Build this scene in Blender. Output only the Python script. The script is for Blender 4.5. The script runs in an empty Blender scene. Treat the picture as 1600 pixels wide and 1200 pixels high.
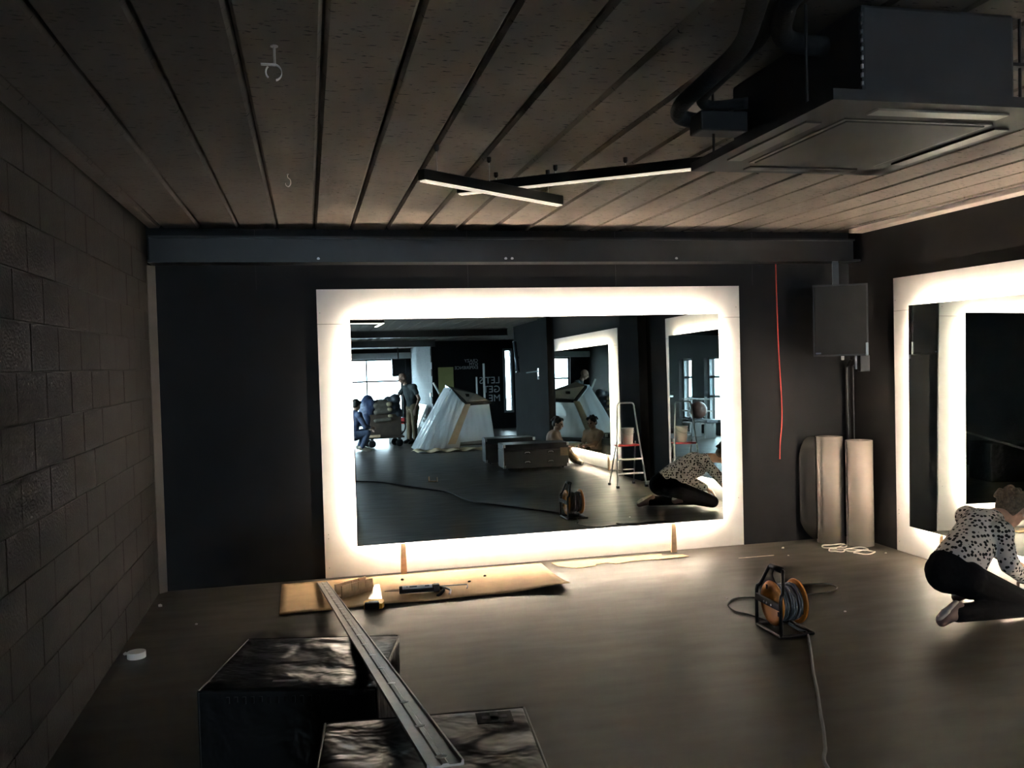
import bpy, bmesh, math, random
from mathutils import Vector, Matrix, Euler
random.seed(7)
SC = bpy.context.scene
COL = SC.collection
PI = math.pi

# ------------------------------------------------------------------ camera, world, exposure
F_PX, YAW, PITCH, ROLL = 1374.36, math.radians(13.026), math.radians(-1.616), math.radians(-1.558)
fw = Vector((math.sin(YAW)*math.cos(PITCH), math.cos(YAW)*math.cos(PITCH), math.sin(PITCH)))
rt = Vector((math.cos(YAW), -math.sin(YAW), 0)); up = rt.cross(fw)
r2 = math.cos(ROLL)*rt + math.sin(ROLL)*up; u2 = -math.sin(ROLL)*rt + math.cos(ROLL)*up
cam_d = bpy.data.cameras.new('camera'); cam = bpy.data.objects.new('camera', cam_d); COL.objects.link(cam)
cam_d.sensor_width = 36; cam_d.lens = F_PX/1600*36; cam_d.clip_start = .05; cam_d.clip_end = 300
Mx = Matrix((r2, u2, -fw)).transposed().to_4x4(); Mx.translation = (0, 0, 1.6); cam.matrix_world = Mx
SC.camera = cam

W = bpy.data.worlds.new('overcast_sky'); SC.world = W; W.use_nodes = True
W.node_tree.nodes['Background'].inputs[0].default_value = (.76, .89, 1.0, 1)
W.node_tree.nodes['Background'].inputs[1].default_value = 50.0
LED_STRENGTH = 330.0
LED_COL = (1.0, .83, .64)
SC.view_settings.view_transform = 'Standard'; SC.view_settings.look = 'None'
SC.view_settings.exposure = 0.0; SC.view_settings.gamma = 1.0; SC.view_settings.use_curve_mapping = False
SC.cycles.max_bounces = 14; SC.cycles.glossy_bounces = 9; SC.cycles.diffuse_bounces = 5
SC.cycles.transparent_max_bounces = 16
SC.cycles.sample_clamp_indirect = 100.0
SC.cycles.use_denoising = True

def portal(loc, rot, sx, sy):
    l = bpy.data.lights.new('daylight_portal', 'AREA'); l.shape = 'RECTANGLE'; l.size = sx; l.size_y = sy
    l.cycles.is_portal = True
    o = bpy.data.objects.new('daylight_portal', l); COL.objects.link(o); o.location = loc; o.rotation_euler = rot

# ------------------------------------------------------------------ room dimensions (metres)
D, ZC, XL, XR = 6.686, 2.60, -1.085, 4.523
YT, YF = -12.0, -17.0          # lettered wall, window wall
XB = 3.56                      # block side wall of the far zone
PP, XJ = .2655, -.9834         # ceiling plank pitch / first joint
portal((1.45, YF-.02, 1.2), (PI/2, 0, PI), 3.5, 2.1)
for _y, _w in ((-8.8, .8), (-7.05, 1.2), (-5.05, 1.2)): portal((XL-.02, _y, 1.135), (0, -PI/2, 0), 1.63, _w)

# ------------------------------------------------------------------ materials
MATS = {}
def mat(name, col, rough=.6, metal=0., var=0., vscale=8., bump=0., bscale=60., spec=.5, coat=0., emit=None, estr=0., sheen=0.):
    m = bpy.data.materials.new(name); m.use_nodes = True; nt = m.node_tree; N = nt.nodes; L = nt.links
    b = N['Principled BSDF']; b.inputs['Roughness'].default_value = rough; b.inputs['Metallic'].default_value = metal
    b.inputs['Specular IOR Level'].default_value = spec; b.inputs['Coat Weight'].default_value = coat
    b.inputs['Base Color'].default_value = (*col, 1)
    tc = N.new('ShaderNodeTexCoord')
    nz = N.new('ShaderNodeTexNoise'); nz.inputs['Scale'].default_value = vscale; nz.inputs['Detail'].default_value = 5
    L.new(tc.outputs['Object'], nz.inputs['Vector'])
    rp = N.new('ShaderNodeValToRGB')
    v = max(var, .04)
    rp.color_ramp.elements[0].position = .3; rp.color_ramp.elements[1].position = .7
    rp.color_ramp.elements[0].color = (*[c*(1-v) for c in col], 1); rp.color_ramp.elements[1].color = (*[min(1, c*(1+v)) for c in col], 1)
    L.new(nz.outputs['Fac'], rp.inputs['Fac']); L.new(rp.outputs['Color'], b.inputs['Base Color'])
    if bump:
        n2 = N.new('ShaderNodeTexNoise'); n2.inputs['Scale'].default_value = bscale; n2.inputs['Detail'].default_value = 6
        L.new(tc.outputs['Object'], n2.inputs['Vector'])
        bp = N.new('ShaderNodeBump'); bp.inputs['Strength'].default_value = bump; bp.inputs['Distance'].default_value = .01
        L.new(n2.outputs['Fac'], bp.inputs['Height']); L.new(bp.outputs['Normal'], b.inputs['Normal'])
    if emit:
        b.inputs['Emission Color'].default_value = (*emit, 1); b.inputs['Emission Strength'].default_value = estr
    MATS[name] = m
    return m
def nodes(m): return m.node_tree.nodes, m.node_tree.links, m.node_tree.nodes['Principled BSDF']

mat('back_wall', (.012, .012, .0135), .7, spec=.25, var=.15, vscale=3, bump=.05, bscale=120)
mat('side_wall', (.016, .0145, .0145), .8, spec=.2, var=.15, vscale=3, bump=.05, bscale=120)
mat('block', (.018, .0158, .0148), .85, var=.18, vscale=14, bump=.5, bscale=90, spec=.3)
mat('mortar', (.018, .016, .015), .9, var=.15, vscale=30, bump=.3)
mat('grey_block', (.26, .29, .31), .85, var=.2, vscale=20, bump=.5, bscale=60)
mat('grey_mortar', (.40, .42, .43), .9, var=.1)
mat('text_wall', (.007, .007, .0075), .9, spec=.1, var=.2, vscale=2)
mat('beam_paint', (.018, .0175, .019), .38, var=.15, vscale=6, bump=.03)
mat('coving', (.62, .53, .48), .7, var=.06)
mat('lit_corner_strip', (.10, .088, .08), .8, var=.1, bump=.1)  # lamp light on the left wall's corner edge, put into the colour
mat('white_board', (.90, .885, .88), .55, var=.02)
mat('mdf_edge', (.55, .45, .35), .8)
mat('black', (.008, .008, .009), .45, var=.2)
mat('black_satin', (.011, .011, .012), .32, var=.1)
mat('black_matte', (.009, .009, .0095), .75, var=.15)
mat('ac_paint', (.024, .025, .029), .6, var=.2, vscale=5)
mat('foam', (.02, .02, .022), .85, bump=.3, bscale=60)
mat('galv', (.40, .36, .33), .5, metal=.2, var=.08, vscale=30)
mat('chrome', (.8, .8, .82), .15, metal=1)
mat('steel', (.5, .5, .5), .35, metal=.9)
mat('blade', (.85, .84, .82), .25, metal=.7)
mat('orange', (.72, .25, .035), .45, var=.1)
mat('cable_black', (.03, .03, .03), .5)
mat('cable_grey', (.10, .105, .12), .45, var=.1)
mat('white_cable', (.78, .72, .64), .5)
mat('red_cable', (.62, .06, .04), .5)
mat('wood', (.72, .50, .32), .6, var=.2, vscale=20, bump=.05)
mat('pale_wood', (.70, .54, .38), .65, var=.15, vscale=25, bump=.05)
mat('kraft', (.50, .33, .17), .8, var=.08, vscale=10, bump=.06, bscale=30)
mat('roll_sheet', (.31, .265, .235), .45, var=.06, vscale=5)
mat('roll_dark', (.016, .014, .013), .6)
mat('yellow', (.80, .42, .02), .4)
mat('paper_white', (.86, .85, .84), .6, var=.04)
mat('label_white', (.62, .66, .74), .5)
mat('label_ink', (.12, .14, .2), .5)
mat('skin', (.70, .42, .31), .5, var=.08, vscale=25)
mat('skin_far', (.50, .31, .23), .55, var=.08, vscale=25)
mat('hair_brown', (.19, .125, .085), .55, var=.5, vscale=70, bump=.6, bscale=120)
mat('hair_black', (.016, .013, .012), .5, var=.3, vscale=60, bump=.5)
mat('eye', (.02, .015, .012), .15)
mat('lip', (.40, .16, .13), .5)
mat('jeans_black', (.009, .009, .011), .9, spec=.12, var=.2, vscale=40, bump=.2, bscale=200)
mat('jeans_blue', (.055, .075, .13), .8, var=.3, vscale=12, bump=.2)
mat('jacket_blue', (.06, .075, .14), .75, var=.35, vscale=14, bump=.3, bscale=20)
mat('khaki', (.20, .145, .085), .85, var=.25, vscale=10, bump=.2, bscale=30)
mat('tshirt_dark', (.05, .06, .062), .85, var=.15, vscale=10, bump=.2, bscale=30)
mat('tshirt_pink', (.52, .36, .29), .85, var=.1, vscale=10, bump=.2, bscale=30)
mat('shoe_mauve', (.20, .13, .12), .7, var=.1)
mat('shoe_sole', (.70, .62, .55), .6)
mat('shoe_sole_dark', (.06, .045, .04), .6)
mat('shoe_pale', (.52, .46, .38), .7)
mat('white_plastic', (.75, .75, .72), .4)
mat('red_plastic', (.50, .04, .04), .45)
mat('olive_door', (.30, .29, .11), .6, var=.1, vscale=4)
mat('lettering', (.40, .40, .41), .6)
mat('beige_metal', (.58, .50, .38), .4, var=.06)
mat('deck', (.03, .03, .032), .7)
mat('grey_metal', (.22, .22, .22), .4, metal=.5)
mat('blanket', (.15, .13, .105), .9, var=.2, vscale=12, bump=.4, bscale=40)
mat('blanket_tan', (.48, .39, .25), .9, var=.1)
mat('brown_board', (.085, .06, .045), .8, var=.2)
mat('bag_dark', (.05, .06, .075), .4, var=.3, vscale=9, bump=.8, bscale=16)
mat('bag_blue', (.055, .075, .15), .4, var=.4, vscale=9, bump=.8, bscale=16)
mat('brown_ball', (.13, .06, .045), .5, var=.15)
mat('window_frame', (.10, .11, .12), .5)
mat('outside_pale', (.60, .62, .62), .9, var=.1, vscale=.5)
mat('outside_ground', (.30, .30, .30), .9, var=.2, vscale=.6)
mat('tube_grey', (.16, .19, .21), .3, metal=.3)
mat('led', (.9, .8, .7), .5, emit=LED_COL, estr=LED_STRENGTH)
mat('diffuser_dim', (.85, .8, .72), .5, emit=(1, .86, .68), estr=.75)
mat('diffuser_lit', (.85, .8, .72), .5, emit=(1, .92, .82), estr=10.)
mat('glint', (.6, .6, .62), .3, metal=.8)
mat('zinc', (.80, .84, .88), .3, metal=.35)

# floor: dark satin resin with trowel streaks and plaster dust along the walls
m = mat('floor', (.058, .050, .041), .40, var=.16, vscale=1.6, spec=.28)
N, L, b = nodes(m)
tc = N.new('ShaderNodeTexCoord'); mp = N.new('ShaderNodeMapping'); mp.inputs['Scale'].default_value = (2.2, 7, 1)
L.new(tc.outputs['Object'], mp.inputs['Vector'])
nz = N.new('ShaderNodeTexNoise'); nz.inputs['Scale'].default_value = 1.3; nz.inputs['Detail'].default_value = 4; nz.inputs['Roughness'].default_value = .5
L.new(mp.outputs['Vector'], nz.inputs['Vector'])
mr = N.new('ShaderNodeMapRange'); mr.inputs['From Min'].default_value = .3; mr.inputs['From Max'].default_value = .7
mr.inputs['To Min'].default_value = .36; mr.inputs['To Max'].default_value = .47
L.new(nz.outputs['Fac'], mr.inputs['Value']); L.new(mr.outputs['Result'], b.inputs['Roughness'])
bp = N.new('ShaderNodeBump'); bp.inputs['Strength'].default_value = .0
L.new(nz.outputs['Fac'], bp.inputs['Height'])

# ceiling planks: brown-grey with short dark fissures
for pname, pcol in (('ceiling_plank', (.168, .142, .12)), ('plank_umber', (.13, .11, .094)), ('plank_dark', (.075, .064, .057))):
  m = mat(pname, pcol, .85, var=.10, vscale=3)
  N, L, b = nodes(m)
  tc = N.new('ShaderNodeTexCoord'); mp = N.new('ShaderNodeMapping'); mp.inputs['Scale'].default_value = (26, 85, 26)
  L.new(tc.outputs['Object'], mp.inputs['Vector'])
  nz = N.new('ShaderNodeTexNoise'); nz.inputs['Scale'].default_value = 1; nz.inputs['Detail'].default_value = 3
  L.new(mp.outputs['Vector'], nz.inputs['Vector'])
  rp = N.new('ShaderNodeValToRGB'); rp.color_ramp.elements[0].position = .31; rp.color_ramp.elements[1].position = .37
  rp.color_ramp.elements[0].color = (.12, .12, .12, 1); rp.color_ramp.elements[1].color = (1, 1, 1, 1)
  L.new(nz.outputs['Fac'], rp.inputs['Fac'])
  mx = N.new('ShaderNodeMix'); mx.data_type = 'RGBA'; mx.blend_type = 'MULTIPLY'; mx.inputs[0].default_value = 1
  src = b.inputs['Base Color'].links[0].from_socket
  L.new(src, mx.inputs[6]); L.new(rp.outputs['Color'], mx.inputs[7]); L.new(mx.outputs[2], b.inputs['Base Color'])
  bp = N.new('ShaderNodeBump'); bp.inputs['Strength'].default_value = .5; bp.inputs['Distance'].default_value = .008
  L.new(rp.outputs['Color'], bp.inputs['Height']); L.new(bp.outputs['Normal'], b.inputs['Normal'])

# mirror glass, window glass, clear film
def simple(name):
    m = bpy.data.materials.new(name); m.use_nodes = True; nt = m.node_tree
    for n in list(nt.nodes):
        if n.type != 'OUTPUT_MATERIAL': nt.nodes.remove(n)
    MATS[name] = m
    return nt, nt.nodes['Material Output']
nt, out = simple('mirror_glass')
g = nt.nodes.new('ShaderNodeBsdfGlossy'); g.inputs['Roughness'].default_value = 0.0; g.inputs['Color'].default_value = (.62, .67, .645, 1)
nt.links.new(g.outputs[0], out.inputs[0])
nt, out = simple('window_glass')
t = nt.nodes.new('ShaderNodeBsdfTransparent'); t.inputs[0].default_value = (.88, .93, .95, 1)
g = nt.nodes.new('ShaderNodeBsdfGlossy'); g.inputs['Roughness'].default_value = .02
mx = nt.nodes.new('ShaderNodeMixShader'); mx.inputs[0].default_value = .06
nt.links.new(t.outputs[0], mx.inputs[1]); nt.links.new(g.outputs[0], mx.inputs[2]); nt.links.new(mx.outputs[0], out.inputs[0])
nt, out = simple('wrap_film')
t = nt.nodes.new('ShaderNodeBsdfTransparent')
pr = nt.nodes.new('ShaderNodeBsdfPrincipled'); pr.inputs['Base Color'].default_value = (.82, .87, .90, 1); pr.inputs['Roughness'].default_value = .3
tl = nt.nodes.new('ShaderNodeBsdfTranslucent'); tl.inputs[0].default_value = (.80, .87, .92, 1)
m1 = nt.nodes.new('ShaderNodeMixShader'); m1.inputs[0].default_value = .5
nt.links.new(pr.outputs[0], m1.inputs[1]); nt.links.new(tl.outputs[0], m1.inputs[2])
m2 = nt.nodes.new('ShaderNodeMixShader'); m2.inputs[0].default_value = .8
nt.links.new(t.outputs[0], m2.inputs[1]); nt.links.new(m1.outputs[0], m2.inputs[2]); nt.links.new(m2.outputs[0], out.inputs[0])
nz = nt.nodes.new('ShaderNodeTexNoise'); nz.inputs['Scale'].default_value = 7; nz.inputs['Detail'].default_value = 6
bp = nt.nodes.new('ShaderNodeBump'); bp.inputs['Strength'].default_value = .5; bp.inputs['Distance'].default_value = .05
nt.links.new(nz.outputs['Fac'], bp.inputs['Height']); nt.links.new(bp.outputs['Normal'], pr.inputs['Normal'])

# wrinkled vinyl of the soft boxes
m = mat('vinyl', (.013, .013, .014), .30, var=.2)
N, L, b = nodes(m)
tc = N.new('ShaderNodeTexCoord'); mp = N.new('ShaderNodeMapping'); mp.inputs['Scale'].default_value = (5, 6.5, 5); mp.inputs['Rotation'].default_value = (0, 0, .9)
L.new(tc.outputs['Object'], mp.inputs['Vector'])
nz = N.new('ShaderNodeTexNoise'); nz.inputs['Scale'].default_value = 1.1; nz.inputs['Detail'].default_value = 3; nz.inputs['Distortion'].default_value = .35
L.new(mp.outputs['Vector'], nz.inputs['Vector'])
bp = N.new('ShaderNodeBump'); bp.inputs['Strength'].default_value = .5; bp.inputs['Distance'].default_value = .05
L.new(nz.outputs['Fac'], bp.inputs['Height']); L.new(bp.outputs['Normal'], b.inputs['Normal'])

# dotted sweater
m = mat('dotted', (.74, .68, .65), .85, bump=.15, bscale=150)
N, L, b = nodes(m)
tc = N.new('ShaderNodeTexCoord'); vo = N.new('ShaderNodeTexVoronoi'); vo.inputs['Scale'].default_value = 40; vo.inputs['Randomness'].default_value = .6
L.new(tc.outputs['Object'], vo.inputs['Vector'])
rp = N.new('ShaderNodeValToRGB'); rp.color_ramp.interpolation = 'CONSTANT'
rp.color_ramp.elements[0].color = (.012, .011, .011, 1); rp.color_ramp.elements[1].position = .40; rp.color_ramp.elements[1].color = (.74, .68, .65, 1)
L.new(vo.outputs['Distance'], rp.inputs['Fac']); L.new(rp.outputs['Color'], b.inputs['Base Color'])

# ------------------------------------------------------------------ mesh helpers
def link(name, me, mt, parent=None, smooth=False):
    o = bpy.data.objects.new(name, me); COL.objects.link(o)
    if mt is not None and not me.materials: me.materials.append(MATS[mt])
    if smooth:
        for p in me.polygons: p.use_smooth = True
    if parent is not None: o.parent = parent
    return o
def obj(name, bm, mt, parent=None, smooth=False):
    me = bpy.data.meshes.new(name); bmesh.ops.recalc_face_normals(bm, faces=bm.faces); bm.to_mesh(me); bm.free()
    return link(name, me, mt, parent, smooth)
def tag(o, label, cat, group=None):
    o['label'] = label; o['category'] = cat
    if group: o['group'] = group
    return o
def thing(name, label, cat, loc=(0, 0, 0), rotz=0, group=None):
    o = bpy.data.objects.new(name, None); COL.objects.link(o); o.empty_display_size = .1
    o.location = loc; o.rotation_euler = (0, 0, rotz)
    return tag(o, label, cat, group)
def struct(o, kind='structure'):
    o['kind'] = kind; return o
def box(bm, x0, x1, y0, y1, z0, z1, bev=0, mtx=None):
    r = bmesh.ops.create_cube(bm, size=1)
    vs = r['verts']
    for v in vs:
        v.co = Vector(((x0+x1)/2 + v.co.x*(x1-x0), (y0+y1)/2 + v.co.y*(y1-y0), (z0+z1)/2 + v.co.z*(z1-z0)))
    if bev:
        es = list({e for v in vs for e in v.link_edges})
        rr = bmesh.ops.bevel(bm, geom=es, offset=bev, segments=2, profile=.5, affect='EDGES')
        vs = list({v for f in rr['faces'] for v in f.verts} | {v for v in vs if v.is_valid})
    if mtx is not None:
        for v in vs: v.co = mtx @ v.co
    return bm
def B(x0, x1, y0, y1, z0, z1, bev=0): return box(bmesh.new(), x0, x1, y0, y1, z0, z1, bev)
def tube(bm, pts, r, seg=8, closed=False):
    pts = [Vector(p) for p in pts]; n = len(pts); rings = []
    prev = None
    for i, p in enumerate(pts):
        a = pts[(i-1) % n] if (i > 0 or closed) else p; c = pts[(i+1) % n] if (i < n-1 or closed) else p
        t = (c-a).normalized()
        if prev is None:
            h = Vector((0, 0, 1)) if abs(t.z) < .9 else Vector((1, 0, 0)); nn = t.cross(h).normalized()
        else:
            nn = prev - t*prev.dot(t)
            nn = nn.normalized() if nn.length > 1e-6 else t.orthogonal().normalized()
        prev = nn; bb = t.cross(nn); rr = r[i] if isinstance(r, (list, tuple)) else r
        rings.append([bm.verts.new(p + rr*(math.cos(2*PI*k/seg)*nn + math.sin(2*PI*k/seg)*bb)) for k in range(seg)])
    for i in range(n if closed else n-1):
        A, C = rings[i], rings[(i+1) % n]
        for k in range(seg): bm.faces.new((A[k], A[(k+1) % seg], C[(k+1) % seg], C[k]))
    if not closed:
        bm.faces.new(rings[0][::-1]); bm.faces.new(rings[-1])
    return bm
def T(pts, r, seg=8, closed=False): return tube(bmesh.new(), pts, r, seg, closed)
def smooth_path(pts, k=6):
    pts = [Vector(p) for p in pts]; out = []
    for i in range(len(pts)-1):
        p0 = pts[max(i-1, 0)]; p1 = pts[i]; p2 = pts[i+1]; p3 = pts[min(i+2, len(pts)-1)]
        for j in range(k):
            t = j/k
            out.append(.5*((2*p1) + (p2-p0)*t + (2*p0-5*p1+4*p2-p3)*t*t + (3*p1-p0-3*p2+p3)*t**3))
    out.append(pts[-1]); return out
def lathe(bm, prof, seg=24, axis='Z', c=(0, 0, 0)):
    c = Vector(c); rings = []
    for r, h in prof:
        ring = []
        for k in range(seg):
            a = 2*PI*k/seg; x, y = r*math.cos(a), r*math.sin(a)
            ring.append(bm.verts.new(c + (Vector((x, y, h)) if axis == 'Z' else Vector((h, x, y)) if axis == 'X' else Vector((x, h, y)))))
        rings.append(ring)
    for A, C in zip(rings, rings[1:]):
        for k in range(seg): bm.faces.new((A[k], A[(k+1) % seg], C[(k+1) % seg], C[k]))
    bm.faces.new(rings[0]); bm.faces.new(rings[-1])
    return bm
def LA(prof, seg=24, axis='Z', c=(0, 0, 0)): return lathe(bmesh.new(), prof, seg, axis, c)
def prism(poly, h0, h1, plane='xy'):
    bm = bmesh.new()
    f = (lambda a, b, h: (a, b, h)) if plane == 'xy' else (lambda a, b, h: (a, h, b)) if plane == 'xz' else (lambda a, b, h: (h, a, b))
    A = [bm.verts.new(f(a, b, h0)) for a, b in poly]; C = [bm.verts.new(f(a, b, h1)) for a, b in poly]; n = len(poly)
    bm.faces.new(A); bm.faces.new(C[::-1])
    for i in range(n): bm.faces.new((A[i], A[(i+1) % n], C[(i+1) % n], C[i]))
    return bm

# ------------------------------------------------------------------ the setting
fl = struct(obj('floor', B(XL-.3, 6.7, YF-.3, D+.3, -.2, 0), 'floor'))
ce = struct(obj('ceiling', B(XL-.3, 6.7, YF-.3, D+.3, ZC+.045, ZC+.25), 'black_matte'))
def plank_mesh(w, y0, y1):
    g, c, z0, z1 = .005, .015, ZC, ZC+.06
    return prism([(g, z1), (g, z0+c), (g+c*.8, z0), (w-g-c*.8, z0), (w-g, z0+c), (w-g, z1)], y0, y1, 'xz')
def plank(x, me):
    o = link('plank', me, None, ce)
    if not me.materials: me.materials.append(None)
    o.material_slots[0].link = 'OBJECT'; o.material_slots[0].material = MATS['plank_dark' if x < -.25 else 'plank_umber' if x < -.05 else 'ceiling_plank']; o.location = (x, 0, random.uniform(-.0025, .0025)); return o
def pm(w, y0, y1):
    bm = plank_mesh(w, y0, y1); me = bpy.data.meshes.new('plank'); bmesh.ops.recalc_face_normals(bm, faces=bm.faces); bm.to_mesh(me); bm.free(); return me
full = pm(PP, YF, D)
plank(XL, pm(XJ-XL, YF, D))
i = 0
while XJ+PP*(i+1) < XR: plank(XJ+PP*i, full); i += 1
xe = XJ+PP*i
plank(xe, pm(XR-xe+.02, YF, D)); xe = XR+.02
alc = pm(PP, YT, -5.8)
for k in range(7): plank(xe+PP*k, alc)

wb = struct(obj('wall_back', B(XL-.3, XR+.3, D, D+.3, 0, ZC+.045), 'back_wall'))
for x in (-.35, 1.22, 2.42, 3.62):                                 # lining boards show as fine vertical seams
    obj('seam_strip', B(x, x+.004, D-.0015, D+.001, 2.16, ZC), 'black', wb)
# left wall: painted concrete blocks
wl = struct(obj('wall_left', B(XL-.3, XL-.008, -2.4, D, 0, ZC+.045), 'mortar'))
def block_mesh(sx, sy, sz):
    bm = B(0, sx, 0, sy, 0, sz, .0025); me = bpy.data.meshes.new('block'); bmesh.ops.recalc_face_normals(bm, faces=bm.faces); bm.to_mesh(me); bm.free(); return me
def lay_blocks(parent, x, y0, y1, side, mt, bw=.40, bh=.20, zmax=ZC):
    full = block_mesh(.008, bw-.005, bh-.005); cut = {}
    row = 0; z = 0.
    while z < zmax-.03:
        h = min(bh, zmax-z); y = y0 - (bw/2 if row % 2 else 0)
        while y < y1-.02:
            a, b_ = max(y, y0), min(y+bw, y1)
            if b_-a > .03:
                if b_-a > bw-.01 and h > bh-.01: me = full
                else:
                    key = (round(b_-a, 3), round(h, 3))
                    if key not in cut: cut[key] = block_mesh(.008, b_-a-.005, h-.005)
                    me = cut[key]
                o = link('block', me, mt, parent)
                o.location = (x + (-.008 if side > 0 else 0) + random.uniform(-.0012, .0012), a+.0025, z+.0025)
            y += bw
        z += bh; row += 1
lay_blocks(wl, XL, 2.7, D, 1, 'block')
obj('block_run', B(XL-.008, XL, -2.4, 2.7, 0, ZC), 'block', wl)
struct(wl.children[-1], 'stuff')
# left wall windows: two, plus an unseen third inferred from light on the treadmill
wl2 = struct(obj('wall_left', B(XL-.3, XL, YF, -9.2, 0, ZC+.045), 'side_wall'))
WINS = ((-9.2, -8.4), (-7.65, -6.45), (-5.65, -4.45))
bm = bmesh.new()
for a, c in zip((-8.4, -6.45, -4.45), (-7.65, -5.65, -2.4)): box(bm, XL-.3, XL, a, c, 0, ZC+.045)
for a, c in WINS:
    box(bm, XL-.3, XL, a, c, 0, .32); box(bm, XL-.3, XL, a, c, 1.95, ZC+.045)
struct(obj('wall_left', bm, 'side_wall'))
struct(obj('lit_wall_edge', prism([(XL, D), (XL+.05, D), (XL+.05, D-.012), (XL+.006, D-.06), (XL, D-.06)], 0, 2.33), 'lit_corner_strip'))  # added strip; its paler colour stands for LED light grazing the left wall
# right wall
wr = struct(obj('wall_right', B(XR, XR+.3, -2.6, D, 0, ZC+.045), 'side_wall'))
struct(obj('wall_right', B(XR, XR+.3, -5.8, -2.6, 0, ZC+.045), 'text_wall'))
struct(obj('trim_2', B(XR-.13, XR, -2.4, D-.2, ZC-.035, ZC, .006), 'coving'))
struct(obj('pillar', B(XR-.12, XR, 1.25, 1.95, 0, ZC), 'text_wall'))
struct(obj('pillar', B(XR-.10, XR, -3.35, -2.72, 0, ZC), 'text_wall'))
# lettered wall, alcove, block wall, window wall
bm = B(XB, 5.70, YT-.25, YT, 0, ZC+.045)
for q in ((5.92, 6.3, 0, ZC+.045), (5.70, 5.92, 0, .50), (5.70, 5.92, 2.30, ZC+.045)): box(bm, q[0], q[1], YT-.25, YT, q[2], q[3])
wt = struct(obj('wall_rear', bm, 'text_wall'))
struct(obj('wall_alcove', B(6.3, 6.6, YT-.25, -5.5, 0, ZC+.045), 'text_wall'))
struct(obj('wall_return', B(XR+.3, 6.6, -5.8, -5.5, 0, ZC+.045), 'text_wall'))
wk = struct(obj('wall_block', B(XB+.006, XB+.2, YF, YT-.25, 0, ZC+.045), 'grey_mortar'))
lay_blocks(wk, XB, YF, YT, -1, 'grey_block')
bm = bmesh.new()
box(bm, XL-.3, -.38, YF-.3, YF, 0, ZC+.045); box(bm, 3.25, XB+.2, YF-.3, YF, 0, ZC+.045)
box(bm, -.38, 3.25, YF-.3, YF, 2.25, ZC+.045); box(bm, -.38, 3.25, YF-.3, YF, 0, .1)
struct(obj('wall_window', bm, 'side_wall'))
struct(obj('trim_3', B(XL, XB, YF, YF+.12, 2.26, 2.46), 'grey_mortar'))
# windows
def window(name, horizontal, a0, a1, z0, z1, fixed, mull, trans):
    def bb(u0, u1, w0, w1, d0, d1):
        return B(u0, u1, fixed+d0, fixed+d1, w0, w1) if horizontal else B(fixed+d0, fixed+d1, u0, u1, w0, w1)
    bm = bmesh.new(); t = .05
    for q in ((a0, a1, z0, z0+t), (a0, a1, z1-t, z1), (a0, a0+t, z0, z1), (a1-t, a1, z0, z1)):
        if horizontal: box(bm, q[0], q[1], fixed-.2, fixed-.13, q[2], q[3])
        else: box(bm, fixed-.2, fixed-.13, q[0], q[1], q[2], q[3])
    w = struct(obj(name, bm, 'window_frame'))
    us = [a0+t]+list(mull)+[a1-t]; zs = [z0+t]+list(trans)+[z1-t]
    for u in mull: obj('mullion', bb(u-.025, u+.025, z0, z1, -.2, -.14), 'window_frame', w)
    for z in trans: obj('transom', bb(a0, a1, z-.03, z+.03, -.205, -.14), 'window_frame', w)
    for i in range(len(us)-1):
        for j in range(len(zs)-1):
            obj('pane', bb(us[i], us[i+1], zs[j], zs[j+1], -.172, -.166), 'window_glass', w)
    return w
window('window_1', True, -.38, 3.25, .1, 2.25, YF, (.85, 2.05), (1.5,))
window('window_2', False, -9.2, -8.4, .32, 1.95, XL, (), (1.45,))
window('window_3', False, -7.65, -6.45, .32, 1.95, XL, (), (1.45, .95))
window('window_5', False, -5.65, -4.45, .32, 1.95, XL, (), (1.45,))
# narrow tall window strip in the lettered wall: glazed leaf and frame
bm = bmesh.new()
for q in ((5.66, 5.73, .46, 2.34), (5.89, 5.95, .46, 2.34), (5.73, 5.89, .46, .53), (5.73, 5.89, 2.27, 2.34)): box(bm, q[0], q[1], YT-.02, YT+.03, q[2], q[3])
w4 = struct(obj('window_4', bm, 'window_frame'))
obj('pane', B(5.73, 5.89, YT-.012, YT-.006, .53, 2.27), 'window_glass', w4)
d1 = struct(obj('door_1', B(3.74, 4.18, YT, YT+.03, .02, 1.84, .005), 'olive_door'))
obj('door_handle', T([(3.80, YT+.03, .98), (3.80, YT+.07, .98), (3.90, YT+.07, .98)], .009), 'steel', d1)
# outside
struct(obj('ground_outside', B(-30, 30, -60, YF-.31, -.3, -.2), 'outside_ground'))
struct(obj('ground_yard', B(-30, XL-.31, YF-.31, 10, -.3, -.2), 'outside_ground'))
# wall behind camera zone is open; steel beams under the ceiling
def ibeam(name, axis_y, x0, x1, zt, zb, w=.12):
    bm = bmesh.new(); y = axis_y
    box(bm, x0, x1, y-w/2, y+w/2, zb, zb+.012); box(bm, x0, x1, y-.005, y+.005, zb, zt); box(bm, x0, x1, y-w/2, y+w/2, zt-.012, zt)
    return struct(obj(name, bm, 'beam_paint'))
ibeam('trim_4', -6.4, XL, XR, ZC-.002, 2.44); ibeam('trim_5', -11.2, XL, XB, ZC-.002, 2.42)
# steel channel along the top of the back wall
bm = bmesh.new()
box(bm, XL+.03, XR-.02, D-.10, D-.085, 2.345, 2.515); box(bm, XL+.03, XR-.02, D-.20, D, 2.335, 2.352); box(bm, XL+.03, XR-.02, D-.13, D, 2.515, 2.53)
bs = struct(obj('trim_6', bm, 'beam_paint'))
for x in (.1, 1.5, 1.55, 2.9):
    obj('bolt', LA([(.011, 0), (.011, .008), (.006, .01)], 6, 'Y', (x, D-.112, 2.37)), 'glint', bs)

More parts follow.
